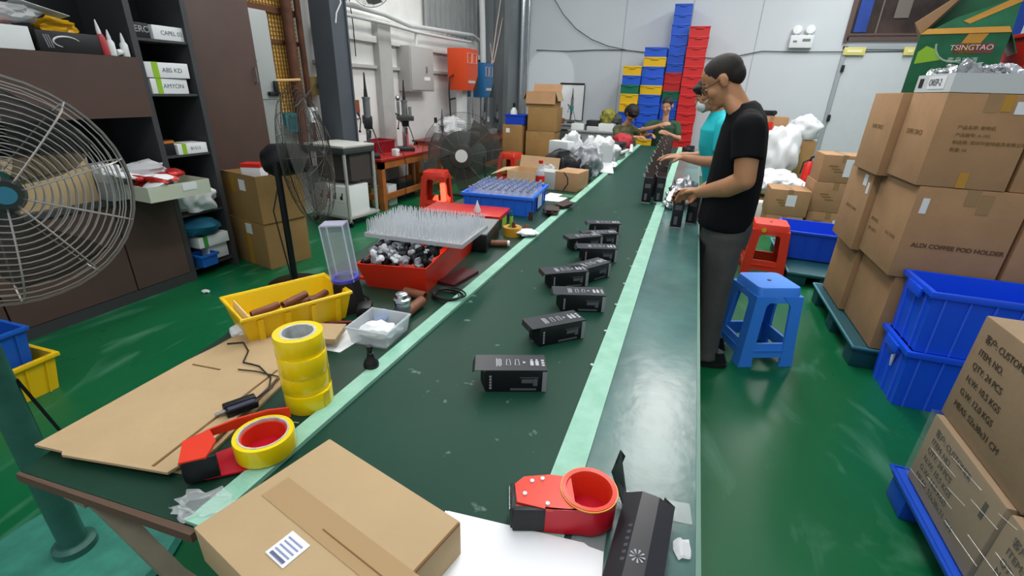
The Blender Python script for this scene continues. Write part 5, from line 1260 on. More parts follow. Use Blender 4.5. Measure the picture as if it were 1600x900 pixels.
ML = Matrix.Rotation(-rz, 4, 'Z') @ Matrix.Translation(-Vector((ctr.x, ctr.y, .760))); lpl = ML @ lp
s = sticker(NEAR, (lpl.x, lpl.y, .0780), (1, .0, 0), (0, 1, 0), .046, .046, M_white, lines=0)
b = B()
for i in range(5): b.box((lpl.x, lpl.y + .013 - i * .0075, .0802), (.034, .0045 if i == 4 else .0028, .0004))
for i in range(14): b.box((lpl.x - .016 + i * .0024, lpl.y - .0175, .0802), (.0012, .006, .0004))
obj('barcode_print', b, mat('blue_grey_ink', '#8C92B8', .6), s)
# white card blanks under the carton
def white_sheets():
    pts0 = [at(700, 800, z=.757), at(912, 850, z=.757), at(920, 856, z=.757), at(943, 864, z=.757), at(940, 905, z=.757), at(925, 960, z=.757), at(640, 960, z=.757)]
    for i, lab in enumerate(('lower white card blank beside the near carton', 'upper white card blank beside the near carton')):
        P = [(p.x - .004 * i, p.y - .003 * i) for p in pts0]
        c0 = (sum(p[0] for p in P) / len(P), sum(p[1] for p in P) / len(P))
        z = [.7585, .7605][i]
        t = thing('white_card', lab, 'card', (c0[0], c0[1], z), 0, 'white card blanks')
        b = B(); b.prism([(x - c0[0], y - c0[1]) for x, y in P], 0, .0018); obj('card_panel', b, mat('bright_white_card', '#F2F5F8', .5), t)
white_sheets()
# folded black carton at the near right corner
bc = at(1015, 860, z=.76)
t = thing('black_carton', 'open black printed carton lying at the near end of the right worktop', 'box', (.035, .655, .752), R_(-4))
M_bcard = mat('black_satin_card', '#1E1E24', .32, var=.1)
w1, L1, h1 = .045, .15, .055
b = B()
b.loft([[Vector(p) for p in ((-w1, y, 0), (w1, y, 0), (w1, y, h1 * .8), (w1 * .35, y, h1), (-w1 * .35, y, h1 * 1.02), (-w1, y, h1 * .72))] for y in (-L1, .055)] +
       [[Vector(p) for p in ((-w1 + .002, y, .002), (w1 - .002, y, .002), (w1 - .002, y, h1 * .8 - .001), (w1 * .35, y, h1 - .003), (-w1 * .35, y, h1 * 1.02 - .003), (-w1 + .002, y, h1 * .72 - .001))] for y in (.054, -L1 + .002)], cap=False, close=True)
obj('sleeve', b, M_bcard, t, ang=12)
b = B(); b.plate([(-w1, .055, .0), (-w1, .055, .04), (-w1 - .03, .125, .075), (-w1 - .04, .115, .02)], .0015); obj('flap', b, M_bcard, t)
b = B(); b.plate([(-w1 - .035, .115, .045), (-w1 - .03, .125, .075), (-w1 - .02, .135, .055), (-w1 - .025, .125, .03)], .0015); obj('flap', b, M_bcard, t)
b = B(); b.plate([(-w1, .055, .002), (w1, .055, .002), (w1, .085, .002), (-w1, .085, .002)], .0015); obj('flap', b, M_bcard, t)
b = B(); b.plate([(w1, .055, .004), (w1, .055, h1 * .8), (w1 - .02, .085, h1 * .55), (w1 - .02, .085, .01)], .0015); obj('flap', b, M_bcard, t)
M_sil = mat('silver_graphic', '#9B9DA6', .35)
b = B()
for i in range(6): b.plate([(-w1 * .55, -.10 + i * .014, h1 * .92), (-w1 * .42, -.10 + i * .014, h1 * .985), (-w1 * .42, -.094 + i * .014, h1 * .985), (-w1 * .55, -.094 + i * .014, h1 * .92)], .0008)
obj('side_print', b, mat('dim_grey_print', '#4C4C55', .5), t)
b = B()
for i in range(9):
    a = R_(i * 40); b.plate([(.0 + .003 * cos(a), -.085 + .003 * sin(a), h1 * 1.02), (.012 * cos(a + .15), -.085 + .012 * sin(a + .15), h1 * 1.02), (.013 * cos(a), -.085 + .013 * sin(a), h1 * 1.02), (.012 * cos(a - .15), -.085 + .012 * sin(a - .15), h1 * 1.02)], .0008)
obj('star_print', b, M_sil, t)
# ================================================================== BLACK PACKAGES ON THE BELT
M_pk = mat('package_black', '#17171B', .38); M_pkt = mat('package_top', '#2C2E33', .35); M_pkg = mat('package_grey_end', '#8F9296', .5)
BZ = .7475
def package_proto(L=.165, D=.078, Hh=.066):
    t = thing('black_package', 'x', 'package', (0, 0, 0))
    b = B(); b.box((0, 0, Hh / 2), (L, D, Hh), bev=.0012); obj('box_body', b, M_pk, t)
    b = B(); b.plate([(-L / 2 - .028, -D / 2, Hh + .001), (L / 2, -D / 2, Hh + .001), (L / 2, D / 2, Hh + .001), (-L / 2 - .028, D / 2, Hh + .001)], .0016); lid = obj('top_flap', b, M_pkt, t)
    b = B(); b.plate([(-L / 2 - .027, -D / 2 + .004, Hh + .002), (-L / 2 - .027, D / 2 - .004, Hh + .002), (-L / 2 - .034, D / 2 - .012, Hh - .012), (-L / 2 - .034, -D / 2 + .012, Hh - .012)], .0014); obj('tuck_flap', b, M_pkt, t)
    b = B(); b.plate([(-L / 2, -D / 2, .004), (-L / 2, -D / 2, Hh - .004), (-L / 2 - .012, -D / 2 + .03, Hh - .016), (-L / 2 - .012, -D / 2 + .03, .016)], .0014); obj('side_flap', b, M_pk, t)
    b = B(); b.box((L / 2 - .006, -D / 2 - .0006, Hh * .48), (.012, .0012, Hh * .94)); obj('grey_end', b, M_pkg, t)
    # front: maker line, machine drawing, strip of icons
    b = B()
    for i in range(5): b.box((-L / 2 + .014, -D / 2 - .0006, .012 + .009 * i), (.006, .0008, .006))
    obj('front_title', b, M_sil, t)
    b = B(); b.box((.02, -D / 2 - .0006, .008), (.07, .0008, .006)); b.box((.035, -D / 2 - .0006, .045), (.05, .0008, .002)); b.box((.03, -D / 2 - .0006, .034), (.03, .0008, .012)); b.box((.052, -D / 2 - .0006, .030), (.012, .0008, .022)); obj('front_print', b, mat('mid_grey_print', '#5C5E64', .5), t)
    b = B(); z = Hh + .0022
    for i in range(4): b.box((-.052 + .004 * i, 0, z), (.0018, .04 - .008 * (i % 2), .0006))
    for x in (-.02, .004): b.tube([(x - .006, -.014, z), (x - .004, .014, z), (x + .004, .014, z), (x + .006, -.014, z)], .0012, 4, closed=True)
    b.prism([(.020, .006), (.028, 0), (.020, -.006)], z - .0003, z + .0003)
    for x in (.044, .058): b.box((x, -.004, z), (.009, .022, .0006)); b.box((x, .012, z), (.005, .007, .0006))
    for i in range(3): b.box((.074, -.014 + .012 * i, z), (.008, .007, .0006))
    obj('top_print', b, mat('white_icon_print', '#B9BCC0', .5), lid)
    return t
pk = package_proto()
labs = ['nearest black package lying alone on the belt', 'second black package along the belt, angled to the right', 'third black package, squarely across the belt behind the angled one', 'fourth black package touching the left corner of the fifth', 'fifth black package angled away behind the fourth', 'sixth black package with raised flap, right of the seventh', 'seventh black package pointing away, left of the sixth', 'eighth black package lying flat behind the sixth', 'farthest black package of those lying on the belt']
fr = [((750, 612), (853, 612)), ((838, 543), (912, 528)), ((865, 486), (944, 488)), ((855, 463), (918, 447)), ((918, 448), (952, 432)), ((908, 409), (963, 410)), ((896, 404), (940, 388)), ((912, 386), (965, 384)), ((922, 372), (969, 368))]
for i, (a, c) in enumerate(fr):
    pa = at(*a, z=BZ); pc = at(*c, z=BZ); dv = pc - pa; r = math.atan2(dv.y, dv.x)
    if i == 3: r = R_(36)
    if i == 4: r = R_(58)
    if i == 6: r = R_(42)
    if i == 8: r = R_(24)
    u = Vector((cos(r), sin(r), 0)); n_ = Vector((-sin(r), cos(r), 0))
    mid = pc - u * .0825 + n_ * .039
    if i == 0: pk.location = (mid.x, mid.y, BZ); pk.rotation_euler = (0, 0, r); pk['label'] = labs[0]; pk['group'] = 'black packages lying on the belt'
    else: dup(pk, labs[i], (mid.x, mid.y, BZ), r, 'black packages lying on the belt')
# upright packages in two files
def upright_proto():
    t = thing('black_package', 'x', 'package', (0, 0, 0))
    b = B(); b.box((0, 0, .095), (.062, .062, .19), bev=.0012); obj('box_body', b, M_pk, t)
    b = B(); b.plate([(-.030, -.031, .19), (.030, -.031, .19), (.030, -.036, .218), (-.030, -.036, .218)], .0014); b.bm.transform(Matrix.Rotation(pi, 4, 'Z')); obj('top_flap', b, mat('package_inner', '#3D302A', .6), t)
    b = B(); b.plate([(-.031, -.03, .19), (-.031, .03, .19), (-.044, .026, .212), (-.044, -.026, .212)], .0014); obj('side_flap', b, mat('package_inner_grey', '#8B8A86', .6), t)
    b = B(); b.box((0, -.0316, .006), (.062, .0012, .010)); obj('grey_end', b, M_pkg, t)
    b = B(); b.box((0, -.0314, .13), (.04, .0008, .03)); obj('front_print', b, _M['mid_grey_print'], t)
    b = B(); b.box((-.006, -.0314, .05), (.02, .0008, .05)); obj('side_print', b, _M['mid_grey_print'], t)
    return t
up = upright_proto(); k = 0
for j in range(18):
    for s in range(2):
        y = 3.60 + .205 * j + .06 * s; x = (-.242 if s == 0 else -.168) - .006 * j + .012 * sin(j * 2.1 + s)
        side = 'left' if s == 0 else 'right'
        lab = 'nearest upright black package of the %s file on the belt' % side if j == 0 else '%s upright black package from the front in the %s file on the belt' % (ORD[j], side)
        o = up if k == 0 else dup(up, lab, (0, 0, 0))
        o.location = (x, y, BZ); o.rotation_euler = (0, 0, R_(3 * sin(j * 3 + s))); o['label'] = lab; o['group'] = 'upright black packages on the belt'; k += 1
dup(up, 'upright black package held by the man in the black shirt', (-.005, 2.955, .7505), R_(4))
dup(up, 'upright black package beside the held one, nearer the man', (.085, 3.10, .7505), R_(-10))
# silver foil heap on the right worktop
for i, (x, y, z, r, lab) in enumerate(((-.035, 3.52, .7505, (.075, .10, .07), 'crumpled silver foil bags in front of the heap on the right worktop'), (.01, 3.72, .7505, (.09, .12, .10), 'crumpled silver foil bags at the back of the heap on the right worktop'))):
    bag('foil_bag', lab, (x, y, z), r, M_foil, 120 + i, .5, 4)
# dark tools at the far end of the right worktop
for i in range(6):
    t = gift_box('dark_part', ['dark part first', 'dark part second', 'dark part third', 'dark part fourth', 'dark part fifth', 'dark part sixth'][i] + ' in the heap before the red bins on the far worktop', 'part', (-.05 + .03 * (i % 3), 6.9 + .13 * i, .7505), (.08, .09, .05 + .02 * (i % 2)), i * .5, M_black, group='dark parts on the far worktop')
# ================================================================== RIGHT SIDE
M_sblue = mat('blue_stool_plastic', '#3C8AF2', .35)
stool('blue plastic stool standing behind the man in the black shirt', (.575, 2.96, 0), R_(24), M_sblue, .50, .25, .34)
stool('orange red plastic stool behind the blue stool', (.80, 4.66, 0), R_(-2), mat('orange_red_plastic', '#DE3A22', .35), .475, .27, .36, sticker_=True)
# cartons on the teal pallet
def pallet(lab, x0, x1, y0, y1, h, m, rz=0):
    t = thing('pallet', lab, 'pallet', ((x0 + x1) / 2, (y0 + y1) / 2, 0), rz); w_, d_ = (x1 - x0) / 2, (y1 - y0) / 2
    b = B(); b.span(-w_, w_, -d_, d_, h - .035, h - .005, bev=.01); obj('deck', b, m, t)
    b = B(); b.tube([(-w_, -d_, h - .008), (w_, -d_, h - .008), (w_, d_, h - .008), (-w_, d_, h - .008)], .010, 8, closed=True); obj('rim', b, mat(m.name + '_rim', '#5E9BB0', .4) if 'teal' in m.name else m, t)
    for sx in (-1, 0, 1):
        for sy in (-1, 0, 1):
            b = B(); b.box((sx * (w_ - .08), sy * (d_ - .08), (h - .035) / 2), (.14, .14, h - .035), bev=.01); obj('foot', b, m, t)
    return t
M_teal = mat('teal_pallet', '#124A52', .5)
pallet('teal plastic pallet under the tall carton pile at right', 1.12, 2.25, 3.02, 4.12, .14, M_teal)
def cbox(lab, x0, x1, y0, y1, z0, h, m=M_card, **k):
    return carton('cardboard_box', lab, x1 - x0, y1 - y0, h, ((x0 + x1) / 2, (y0 + y1) / 2, z0), 0, m, **k)
G = 'cartons on the teal pallet'
# bottom layer
c1 = cbox('front left bottom carton on the teal pallet', 1.20, 1.68, 3.03, 3.58, .142, .46, group=G)
text('QTY 24', .03, M_print2, c1, (-.06, -.276, .2), (0, 0, 1), (-1, 0, 0))
c2 = cbox('rear left bottom carton on the teal pallet', 1.17, 1.66, 3.60, 4.08, .142, .44, group=G)
cbox('front right bottom carton on the teal pallet', 1.70, 2.20, 3.03, 3.58, .142, .46, group=G)
# middle layer
c3 = cbox('middle layer carton printed with coffee pod holder words', 1.155, 1.62, 3.02, 3.56, .604, .50, group=G)
text('ALDI COFFEE POD HOLDER', .032, M_print, c3, (.02, -.272, .19), (1, 0, 0), (0, 0, 1), bold=.0006)
sticker(c3, (-.185, -.2705, .40), (1, 0, 0), (0, 0, 1), .03, .08)
b = B(); b.box((.06, -.2716, .43), (.05, .0014, .10)); obj('front_tape', b, M_ptape, c3)
text('ITEM NO.', .03, M_print2, c3, (-.2328, .16, .22), (0, -1, 0), (0, 0, 1)); text('QTY: 24 PCS', .026, M_print2, c3, (-.2328, .16, .16), (0, -1, 0), (0, 0, 1))
text('G.W. 12 KGS', .026, M_print2, c3, (-.2328, -.12, .20), (0, -1, 0), (0, 0, 1))
c4 = cbox('rear middle layer carton behind the worded one', 1.12, 1.60, 3.58, 4.08, .584, .50, group=G)
sticker(c4, (-.2402, -.12, .44), (0, -1, 0), (0, 0, 1), .07, .07); sticker(c4, (-.2402, -.20, .40), (0, -1, 0), (0, 0, 1), .04, .07)
text('MADE IN CHINA', .03, M_print2, c4, (-.2405, .0, .24), (0, -1, 0), (0, 0, 1))
cbox('right middle layer carton at the edge of the frame', 1.64, 2.14, 3.02, 3.58, .604, .50, group=G)
# top layer
c5 = cbox('big top carton with rows of faint printing under the white box', 1.13, 1.50, 3.02, 3.45, 1.106, .445, group=G)
text('SUPER SPACE', .036, M_print2, c5, (-.186, .02, .25), (0, -1, 0), (0, 0, 1))
for i, s_ in enumerate(('产品名称: 咖啡机', '产品编号: A-102', '制造商: 深圳市咖啡器具有限公司', '数量: 24')):
    text(s_, .020, M_print2, c5, (-.10, -.2155, .29 - .035 * i), (1, 0, 0), (0, 0, 1), align='LEFT')
sticker(c5, (.135, -.2155, .385), (1, 0, 0), (0, 0, 1), .09, .055)
b = B(); b.box((.055, -.2166, .405), (.04, .0014, .075)); obj('amber_tape', b, M_ytape, c5)
b = B(); b.box((.0, -.2166, .04), (.04, .0014, .075)); obj('amber_tape', b, M_ytape, c5)
c6 = cbox('rear top carton half hidden behind the big top carton', 1.09, 1.48, 3.47, 3.95, 1.086, .465, group=G)
text('SUPER SPACE', .034, M_print2, c6, (-.196, .0, .27), (0, -1, 0), (0, 0, 1))
cbox('right top carton cut by the edge of the frame', 1.52, 2.0, 3.03, 3.45, 1.106, .44, group=G)
cbox('rear right top carton under the red bin', 1.52, 2.0, 3.47, 3.95, 1.106, .56, group=G)
# white box with foil packets on top
ZT = 1.553
WB = (1.46, 3.235)
t = thing('white_carton', 'long white open carton of silver packets on top of the carton pile', 'box', (WB[0], WB[1], ZT)); open_bin(t, .66, .43, .085, mat('white_carton_card', '#CBCFD0', .55), 0, .005, 0, 0, 'carton_body')
b = B(); b.box((-.3312, .15, .045), (.0015, .05, .045)); obj('black_logo', b, M_black, t)
b = B(); b.box((-.3312, -.04, .045), (.0012, .20, .06)); s = obj('label_sticker', b, M_white, t)
text('OREP-2', .045, M_ink, t, (-.3322, -.03, .045), (0, -1, 0), (0, 0, 1), 'handwriting')
Mw = Matrix.Translation((WB[0], WB[1], ZT))
b = B(); b.lump((0, 0, 0), (.035, .03, .012), 7, .5, 2.6, 2); fp = obj('foil_packet', b, M_foil); tag(fp, 'silver foil packet heaped in the long white carton', 'packet', 'foil packets in the white carton')
for i in range(110):
    o = fp if i == 0 else copy_tree(fp)
    lx, ly = random.uniform(-.29, .29), random.uniform(-.18, .18); o.location = Mw @ Vector((lx, ly, .085 + random.uniform(-.02, .03) + .02 * (ly + .2))); o.rotation_euler = (random.uniform(-.9, .9), random.uniform(-.9, .9), random.uniform(0, 6))
    o.scale = (random.uniform(.7, 1.2),) * 3
# green beer carton
t = thing('green_carton', 'open green and gold printed carton standing behind the silver packets', 'box', (1.325, 3.645, 1.553), R_(-17))
M_gc = mat('green_carton_print', '#0C5E3A', .4, var=.2, scale=9); M_gold = mat('gold_carton', '#C08A30', .45, var=.1, scale=6)
w_, d_, h_ = .37, .30, .30
def shell(b, w_, d_, h_, th=.005):
    x, y = w_ / 2, d_ / 2
    b.loft([[Vector(p) for p in r] for r in ([(-x, -y, 0), (x, -y, 0), (x, y, 0), (-x, y, 0)], [(-x, -y, h_), (x, -y, h_), (x, y, h_), (-x, y, h_)], [(-x + th, -y + th, h_), (x - th, -y + th, h_), (x - th, y - th, h_), (-x + th, y - th, h_)], [(-x + th, -y + th, th), (x - th, -y + th, th), (x - th, y - th, th), (-x + th, y - th, th)])])
b = B(); shell(b, w_, d_, h_); obj('carton_body', b, M_gc, t)
b = B(); b.plate([(-.17, -.15, .30), (.185, -.15, .30), (.185, -.08, .44), (.15, -.07, .46), (-.05, -.10, .38)], .004); obj('flap', b, M_gc, t)
b = B(); b.plate([(-.185, -.154, .297), (.185, -.154, .297), (.17, -.140, .325), (-.16, -.140, .325)], .004); b.bm.transform(Matrix.Identity(4)); obj('flap_edge', b, M_gold, t)
b = B(); b.plate([(-.02, -.120, .36), (.01, -.124, .345), (.19, -.08, .445), (.16, -.078, .465)], .004); obj('flap_edge', b, M_gold, t)
b = B(); b.plate([(-.185, -.15, .30), (-.185, .15, .30), (-.02, .15, .56), (-.225, -.16, .355)], .004); obj('flap', b, M_card, t)
b = B(); b.plate([(.185, -.15, .30), (.185, .15, .30), (.235, .15, .2), (.235, -.15, .2)], .004); obj('flap', b, M_gc, t)
b = B(); b.plate([(-.185, .15, .30), (.185, .15, .30), (.21, .16, .52), (-.02, .16, .54)], .004); obj('flap', b, M_gc, t)
b = B(); b.prism([(-.17, -.0), (-.06, .02), (-.09, .07), (-.14, .09), (-.17, .06)], 0, .001); b.bm.transform(Matrix.Translation((0, -.151, .15)) @ Matrix.Rotation(R_(90), 4, 'X')); obj('lime_print', b, M_lime, t)
b = B(); b.tube([(-.01 + .09 * cos(a), -.1518, .25 + .09 * sin(a)) for a in [R_(x) for x in range(180, 300, 8)]], .005, 6); obj('pale_curve_print', b, mat('pale_green_print', '#9DBFA0', .5), t)
b = B(); b.prism([(-.02, .20), (.06, .20), (.10, .295), (.02, .295)], 0, .001); b.bm.transform(Matrix.Translation((0, -.1512, 0)) @ Matrix.Rotation(R_(90), 4, 'X')); obj('gold_print', b, M_gold, t)
b = B(); b.box((.06, -.1516, .225), (.16, .0012, .05)); obj('crimson_band', b, mat('crimson_print', '#6A3B30', .5), t)
text('TSINGTAO', .036, mat('pink_white_letters', '#E3C9C6', .5), t, (.05, -.1526, .228), (1, 0, 0), (0, 0, 1))
text('青岛啤酒', .032, mat('pale_letters', '#B9C9BE', .5), t, (.03, -.152, .165), (1, 0, 0), (0, 0, 1))
# red box and blue post at the top right
t = thing('red_bin', 'red plastic bin at the top right corner beside the green carton', 'bin', (1.755, 3.66, 1.668)); open_bin(t, .36, .34, .19, mat('bright_red_bin', '#C7281C', .4), .06, .006, .014, 0)
b = B(); b.hexa([(2.42, 5.9, 0), (2.56, 5.9, 0), (2.56, 6.04, 0), (2.42, 6.04, 0), (2.42, 5.9, 3.6), (2.56, 5.9, 3.6), (2.56, 6.04, 3.6), (2.42, 6.04, 3.6)])
tag(obj('blue_post', b, mat('blue_rack_post', '#2046A8', .4)), 'blue steel rack post at the top right corner', 'post')
# big blue tote bins in front
M_tote = mat('tote_blue', '#1A58F2', .33)
t = thing('tote_bin', 'lower blue tote bin of the nested pair on the floor at right', 'bin', (1.53, 2.822, 0), 0); open_bin(t, .60, .33, .33, M_tote, .05, .006, .016, 6, rimh=.03, ribm=mat('tote_rib_highlight', '#3D72FF', .35))  # lighter rib blue paints in the highlights along the rib edges
t2 = thing('tote_bin', 'upper blue tote bin of the nested pair with open top', 'bin', (1.53, 2.822, .332), 0); open_bin(t2, .60, .33, .33, M_tote, .05, .006, .016, 6, rimh=.03, ribm=mat('tote_rib_highlight', '#3D72FF', .35))
for q in (t, t2):
    b = B(); b.box((-.316, 0, .285), (.014, .16, .05), bev=.004); obj('handle', b, M_tote, q)
b = B(); b.put([(-.302, -.05, .25), (-.301, -.02, .23), (-.301, -.04, .17), (-.310, -.05, .25), (-.309, -.02, .23), (-.309, -.04, .17)], [(0, 1, 2), (5, 4, 3), (0, 3, 4, 1), (1, 4, 5, 2), (2, 5, 3, 0)]); obj('torn_sticker', b, M_white, t)
# strapped cartons at the near right on a blue pallet
pallet('bright blue plastic pallet under the film wrapped cartons', .99, 1.9, .85, 1.93, .14, mat('blue_pallet', '#1550C8', .4))
GW = 'film wrapped cartons at the near right'
M_cg = mat('greyish_cardboard', '#9C8468', .75, var=.06, bump=.06, bscale=30)
M_pw = mat('dark_box_print', '#4A3D30', .8)
def wrapped(lab, x0, x1, y0, y1, z, h, pr=True):
    t = cbox(lab, x0, x1, y0, y1, z, h, M_cg, group=GW)
    w_ = x1 - x0; d_ = y1 - y0
    if pr:
        for i, s_ in enumerate(('客户: CUSTOMER', 'ITEM: NO.', 'QTY: 24 PCS', 'N.W: 10.5 KGS', 'G.W: 12.0 KGS', 'MEAS: 52x38x31 CM')):
            text(s_, .032, M_pw, t, (-w_ / 2 - .0005, d_ / 2 - .05, h * .84 - h * .13 * i), (0, -1, 0), (0, 0, 1), align='LEFT')
        b = B(); b.box((-w_ / 2 - .0008, -d_ * .36, h * .74), (.0012, .018, .06)); obj('barcode_print', b, M_pw, t)
    return t
wrapped('lower near carton of the film wrapped pile', 1.02, 1.5, 1.42, 1.88, .142, .30)
wrapped('second lower carton nearest the camera in the film wrapped pile', 1.02, 1.5, .94, 1.40, .142, .30)
wrapped('upper carton of the film wrapped pile with dark printed lines', 1.04, 1.5, 1.40, 1.90, .444, .40)
wrapped('upper carton nearest the camera in the film wrapped pile', 1.04, 1.5, .90, 1.38, .444, .40)
wrapped('right lower carton behind the film wrapped pair', 1.52, 1.9, 1.0, 1.88, .142, .30, False)
b = B()
b.loft([[Vector(p) for p in ((1.012, .93, z), (1.012, 1.893, z), (1.91, 1.893, z), (1.91, .93, z))] for z in (.16, .3, .448)] + [[Vector(p) for p in ((1.0105, .9285, z), (1.0105, 1.8945, z), (1.9115, 1.8945, z), (1.9115, .9285, z))] for z in (.448, .3, .16)], cap=False, close=True)
tag(obj('stretch_film', b, film('stretch_film', '#E9EEEA', .05, .3)), 'clear stretch film wound around the lower near cartons', 'film')
b = B()
for i in range(14):
    y = 1.86 - .055 * i; L = random.uniform(.06, .2); z = .19 + .24 * ((i * .618) % 1); dz = .02
    b.tube([(1.0095, y, z), (1.0088, y - L * .5, z + dz * .5), (1.0095, y - L, z + dz)], .0007, 5)
tag(obj('film_creases', b, film('film_crease', '#FFFFFF', .6, .05), kind='stuff'), 'shiny creases in the stretch film around the near cartons', 'film')
# mid blue tote on a teal pallet and back cartons
pallet('dark teal pallet under the blue tub behind the red stool', .98, 1.62, 4.38, 5.5, .12, M_teal)
t = thing('tote_bin', 'wide blue tub on the dark teal pallet behind the red stool', 'bin', (1.27, 5.02, .126), R_(-3)); open_bin(t, .60, .50, .26, mat('tub_bright_blue', '#1C52DA', .35), .07, .006, .016, 5)
GB = 'brown cartons by the back wall'
for lab, x0, x1, y0, y1, z, h in (('lowest carton of the back right pile of three', 1.43, 1.86, 6.3, 6.75, .02, .27), ('middle carton of the back right pile of three', 1.42, 1.86, 6.3, 6.75, .292, .34), ('topmost carton of the back right pile with a paper label', 1.44, 1.86, 6.3, 6.75, .634, .30), ('lower small carton left of the back right pile', .99, 1.38, 6.2, 6.6, .02, .20), ('upper small carton with a white label left of the back right pile', .98, 1.40, 6.2, 6.6, .222, .30)):
    t = cbox(lab, x0, x1, y0, y1, z, h, M_card, group=GB)
    w_ = x1 - x0
    if 'topmost' in lab: sticker(t, (.08, -.226, h * .55), (1, 0, 0), (.1, 0, 1), .13, .19)
    elif 'lowest' in lab: sticker(t, (.12, -.226, h * .45), (1, 0, 0), (0, 0, 1), .12, .13)
    elif 'upper small' in lab: sticker(t, (.02, -.201, h * .6), (1, 0, 0), (0, 0, 1), .10, .13)
    if 'lower small' not in lab:
        b = B()
        for i in range(3): b.box((-w_ * .22 + .03 * i, -(y1 - y0) / 2 - .001, h * .6 - .03 * i), (.09, .002, .014))
        obj('box_print', b, M_print2, t)
pallet('low skid under the back right cartons', .95, 1.92, 6.15, 6.8, .02 + .0, mat('skid_wood', '#6A5138', .8)) if False else None
t = thing('wooden_skid', 'thin wooden skid under the back right cartons', 'skid', (1.43, 6.48, 0)); b = B(); b.box((0, 0, .009), (.96, .64, .018)); obj('deck', b, M_wood, t)
# bags of white foam and sheets
bag('foam_bag', 'large clear bag of white foam leaning by the back wall', (1.28, 8.3, .42), (.26, .24, .42), M_bagw, 131, .3, 4)
bag('foam_bag', 'white foam bag slumped on the carton by the door', (1.58, 8.55, .93), (.22, .2, .20), M_bagw, 132, .3, 4)
carton('cardboard_box', 'brown carton under the slumped foam bag by the door', .34, .4, .92, (1.60, 8.6, 0), 0, M_card2)
carton('cardboard_box', 'brown carton behind the black shirted man at the back wall', .5, .4, .6, (1.16, 9.1, .62), 0, M_card)
carton('cardboard_box', 'large brown carton carrying another at the back wall', .52, .45, .6, (1.16, 9.1, 0), 0, M_card2)
t = gift_box('red_box', 'red box in front of the carton at the back wall', 'box', (1.06, 8.75, .95), (.22, .1, .2), 0, M_red)
carton('cardboard_box', 'brown carton hidden behind the foam bags carrying the red box', .44, .26, .95, (1.12, 8.76, 0), 0, M_card2)
t = thing('black_camera', 'small black device on top of the back wall carton', 'device', (1.10, 9.0, 1.222)); b = B(); b.box((0, 0, .05), (.2, .12, .08), bev=.01); obj('body', b, M_black, t); b = B(); b.cyl((.08, -.06, .06), (.08, -.12, .06), .035, n=14); obj('lens', b, M_dark, t)
b = B(); b.lump((0, 0, .12), (.34, .30, .17), 133, .3, 2.4, 4, flat=.7)
o = obj('white_sheets', b, mat('white_foam_sheet', '#E4E8EA', .6, bump=.4, bscale=9), None, (1.18, 7.45, .30)); tag(o, 'crumpled pile of white foam sheets behind the small cartons', 'sheets')
carton('cardboard_box', 'low brown carton under the white foam sheets', .60, .5, .22, (1.18, 7.45, 0), 0, M_card2)
t = thing('fire_extinguisher', 'red fire extinguisher with black top by the door', 'extinguisher', (1.62, 7.75, .42)); b = B(); b.lathe([(.01, 0), (.07, 0), (.07, .22), (.03, .28), (.01, .28)], 18); obj('cylinder', b, M_red, t)
b = B(); b.tube([(0, 0, .28), (0, 0, .33), (.08, 0, .36)], .016, 8); b.tube([(0, 0, .31), (-.08, 0, .26), (-.09, 0, .1)], .01, 8); obj('valve', b, M_black, t)
carton('cardboard_box', 'brown carton under the fire extinguisher', .3, .3, .42, (1.62, 7.75, 0), 0, M_card2)
gift_box('storage_box', 'blue and white box beside the fire extinguisher', 'box', (1.55, 7.38, .0), (.2, .3, .42), 0, mat('blue_white_box', '#3A64B8', .5), cap=M_white, lidz=True)
bag('dark_bag', 'dark bag between the foam sheets and back right cartons', (1.50, 7.05, 0), (.09, .14, .2), M_bagk, 134, .3)
gift_box('gift_box', 'white box on the floor behind the small cartons', 'box', (.98, 7.0, 0), (.2, .2, .22), 0, M_white)
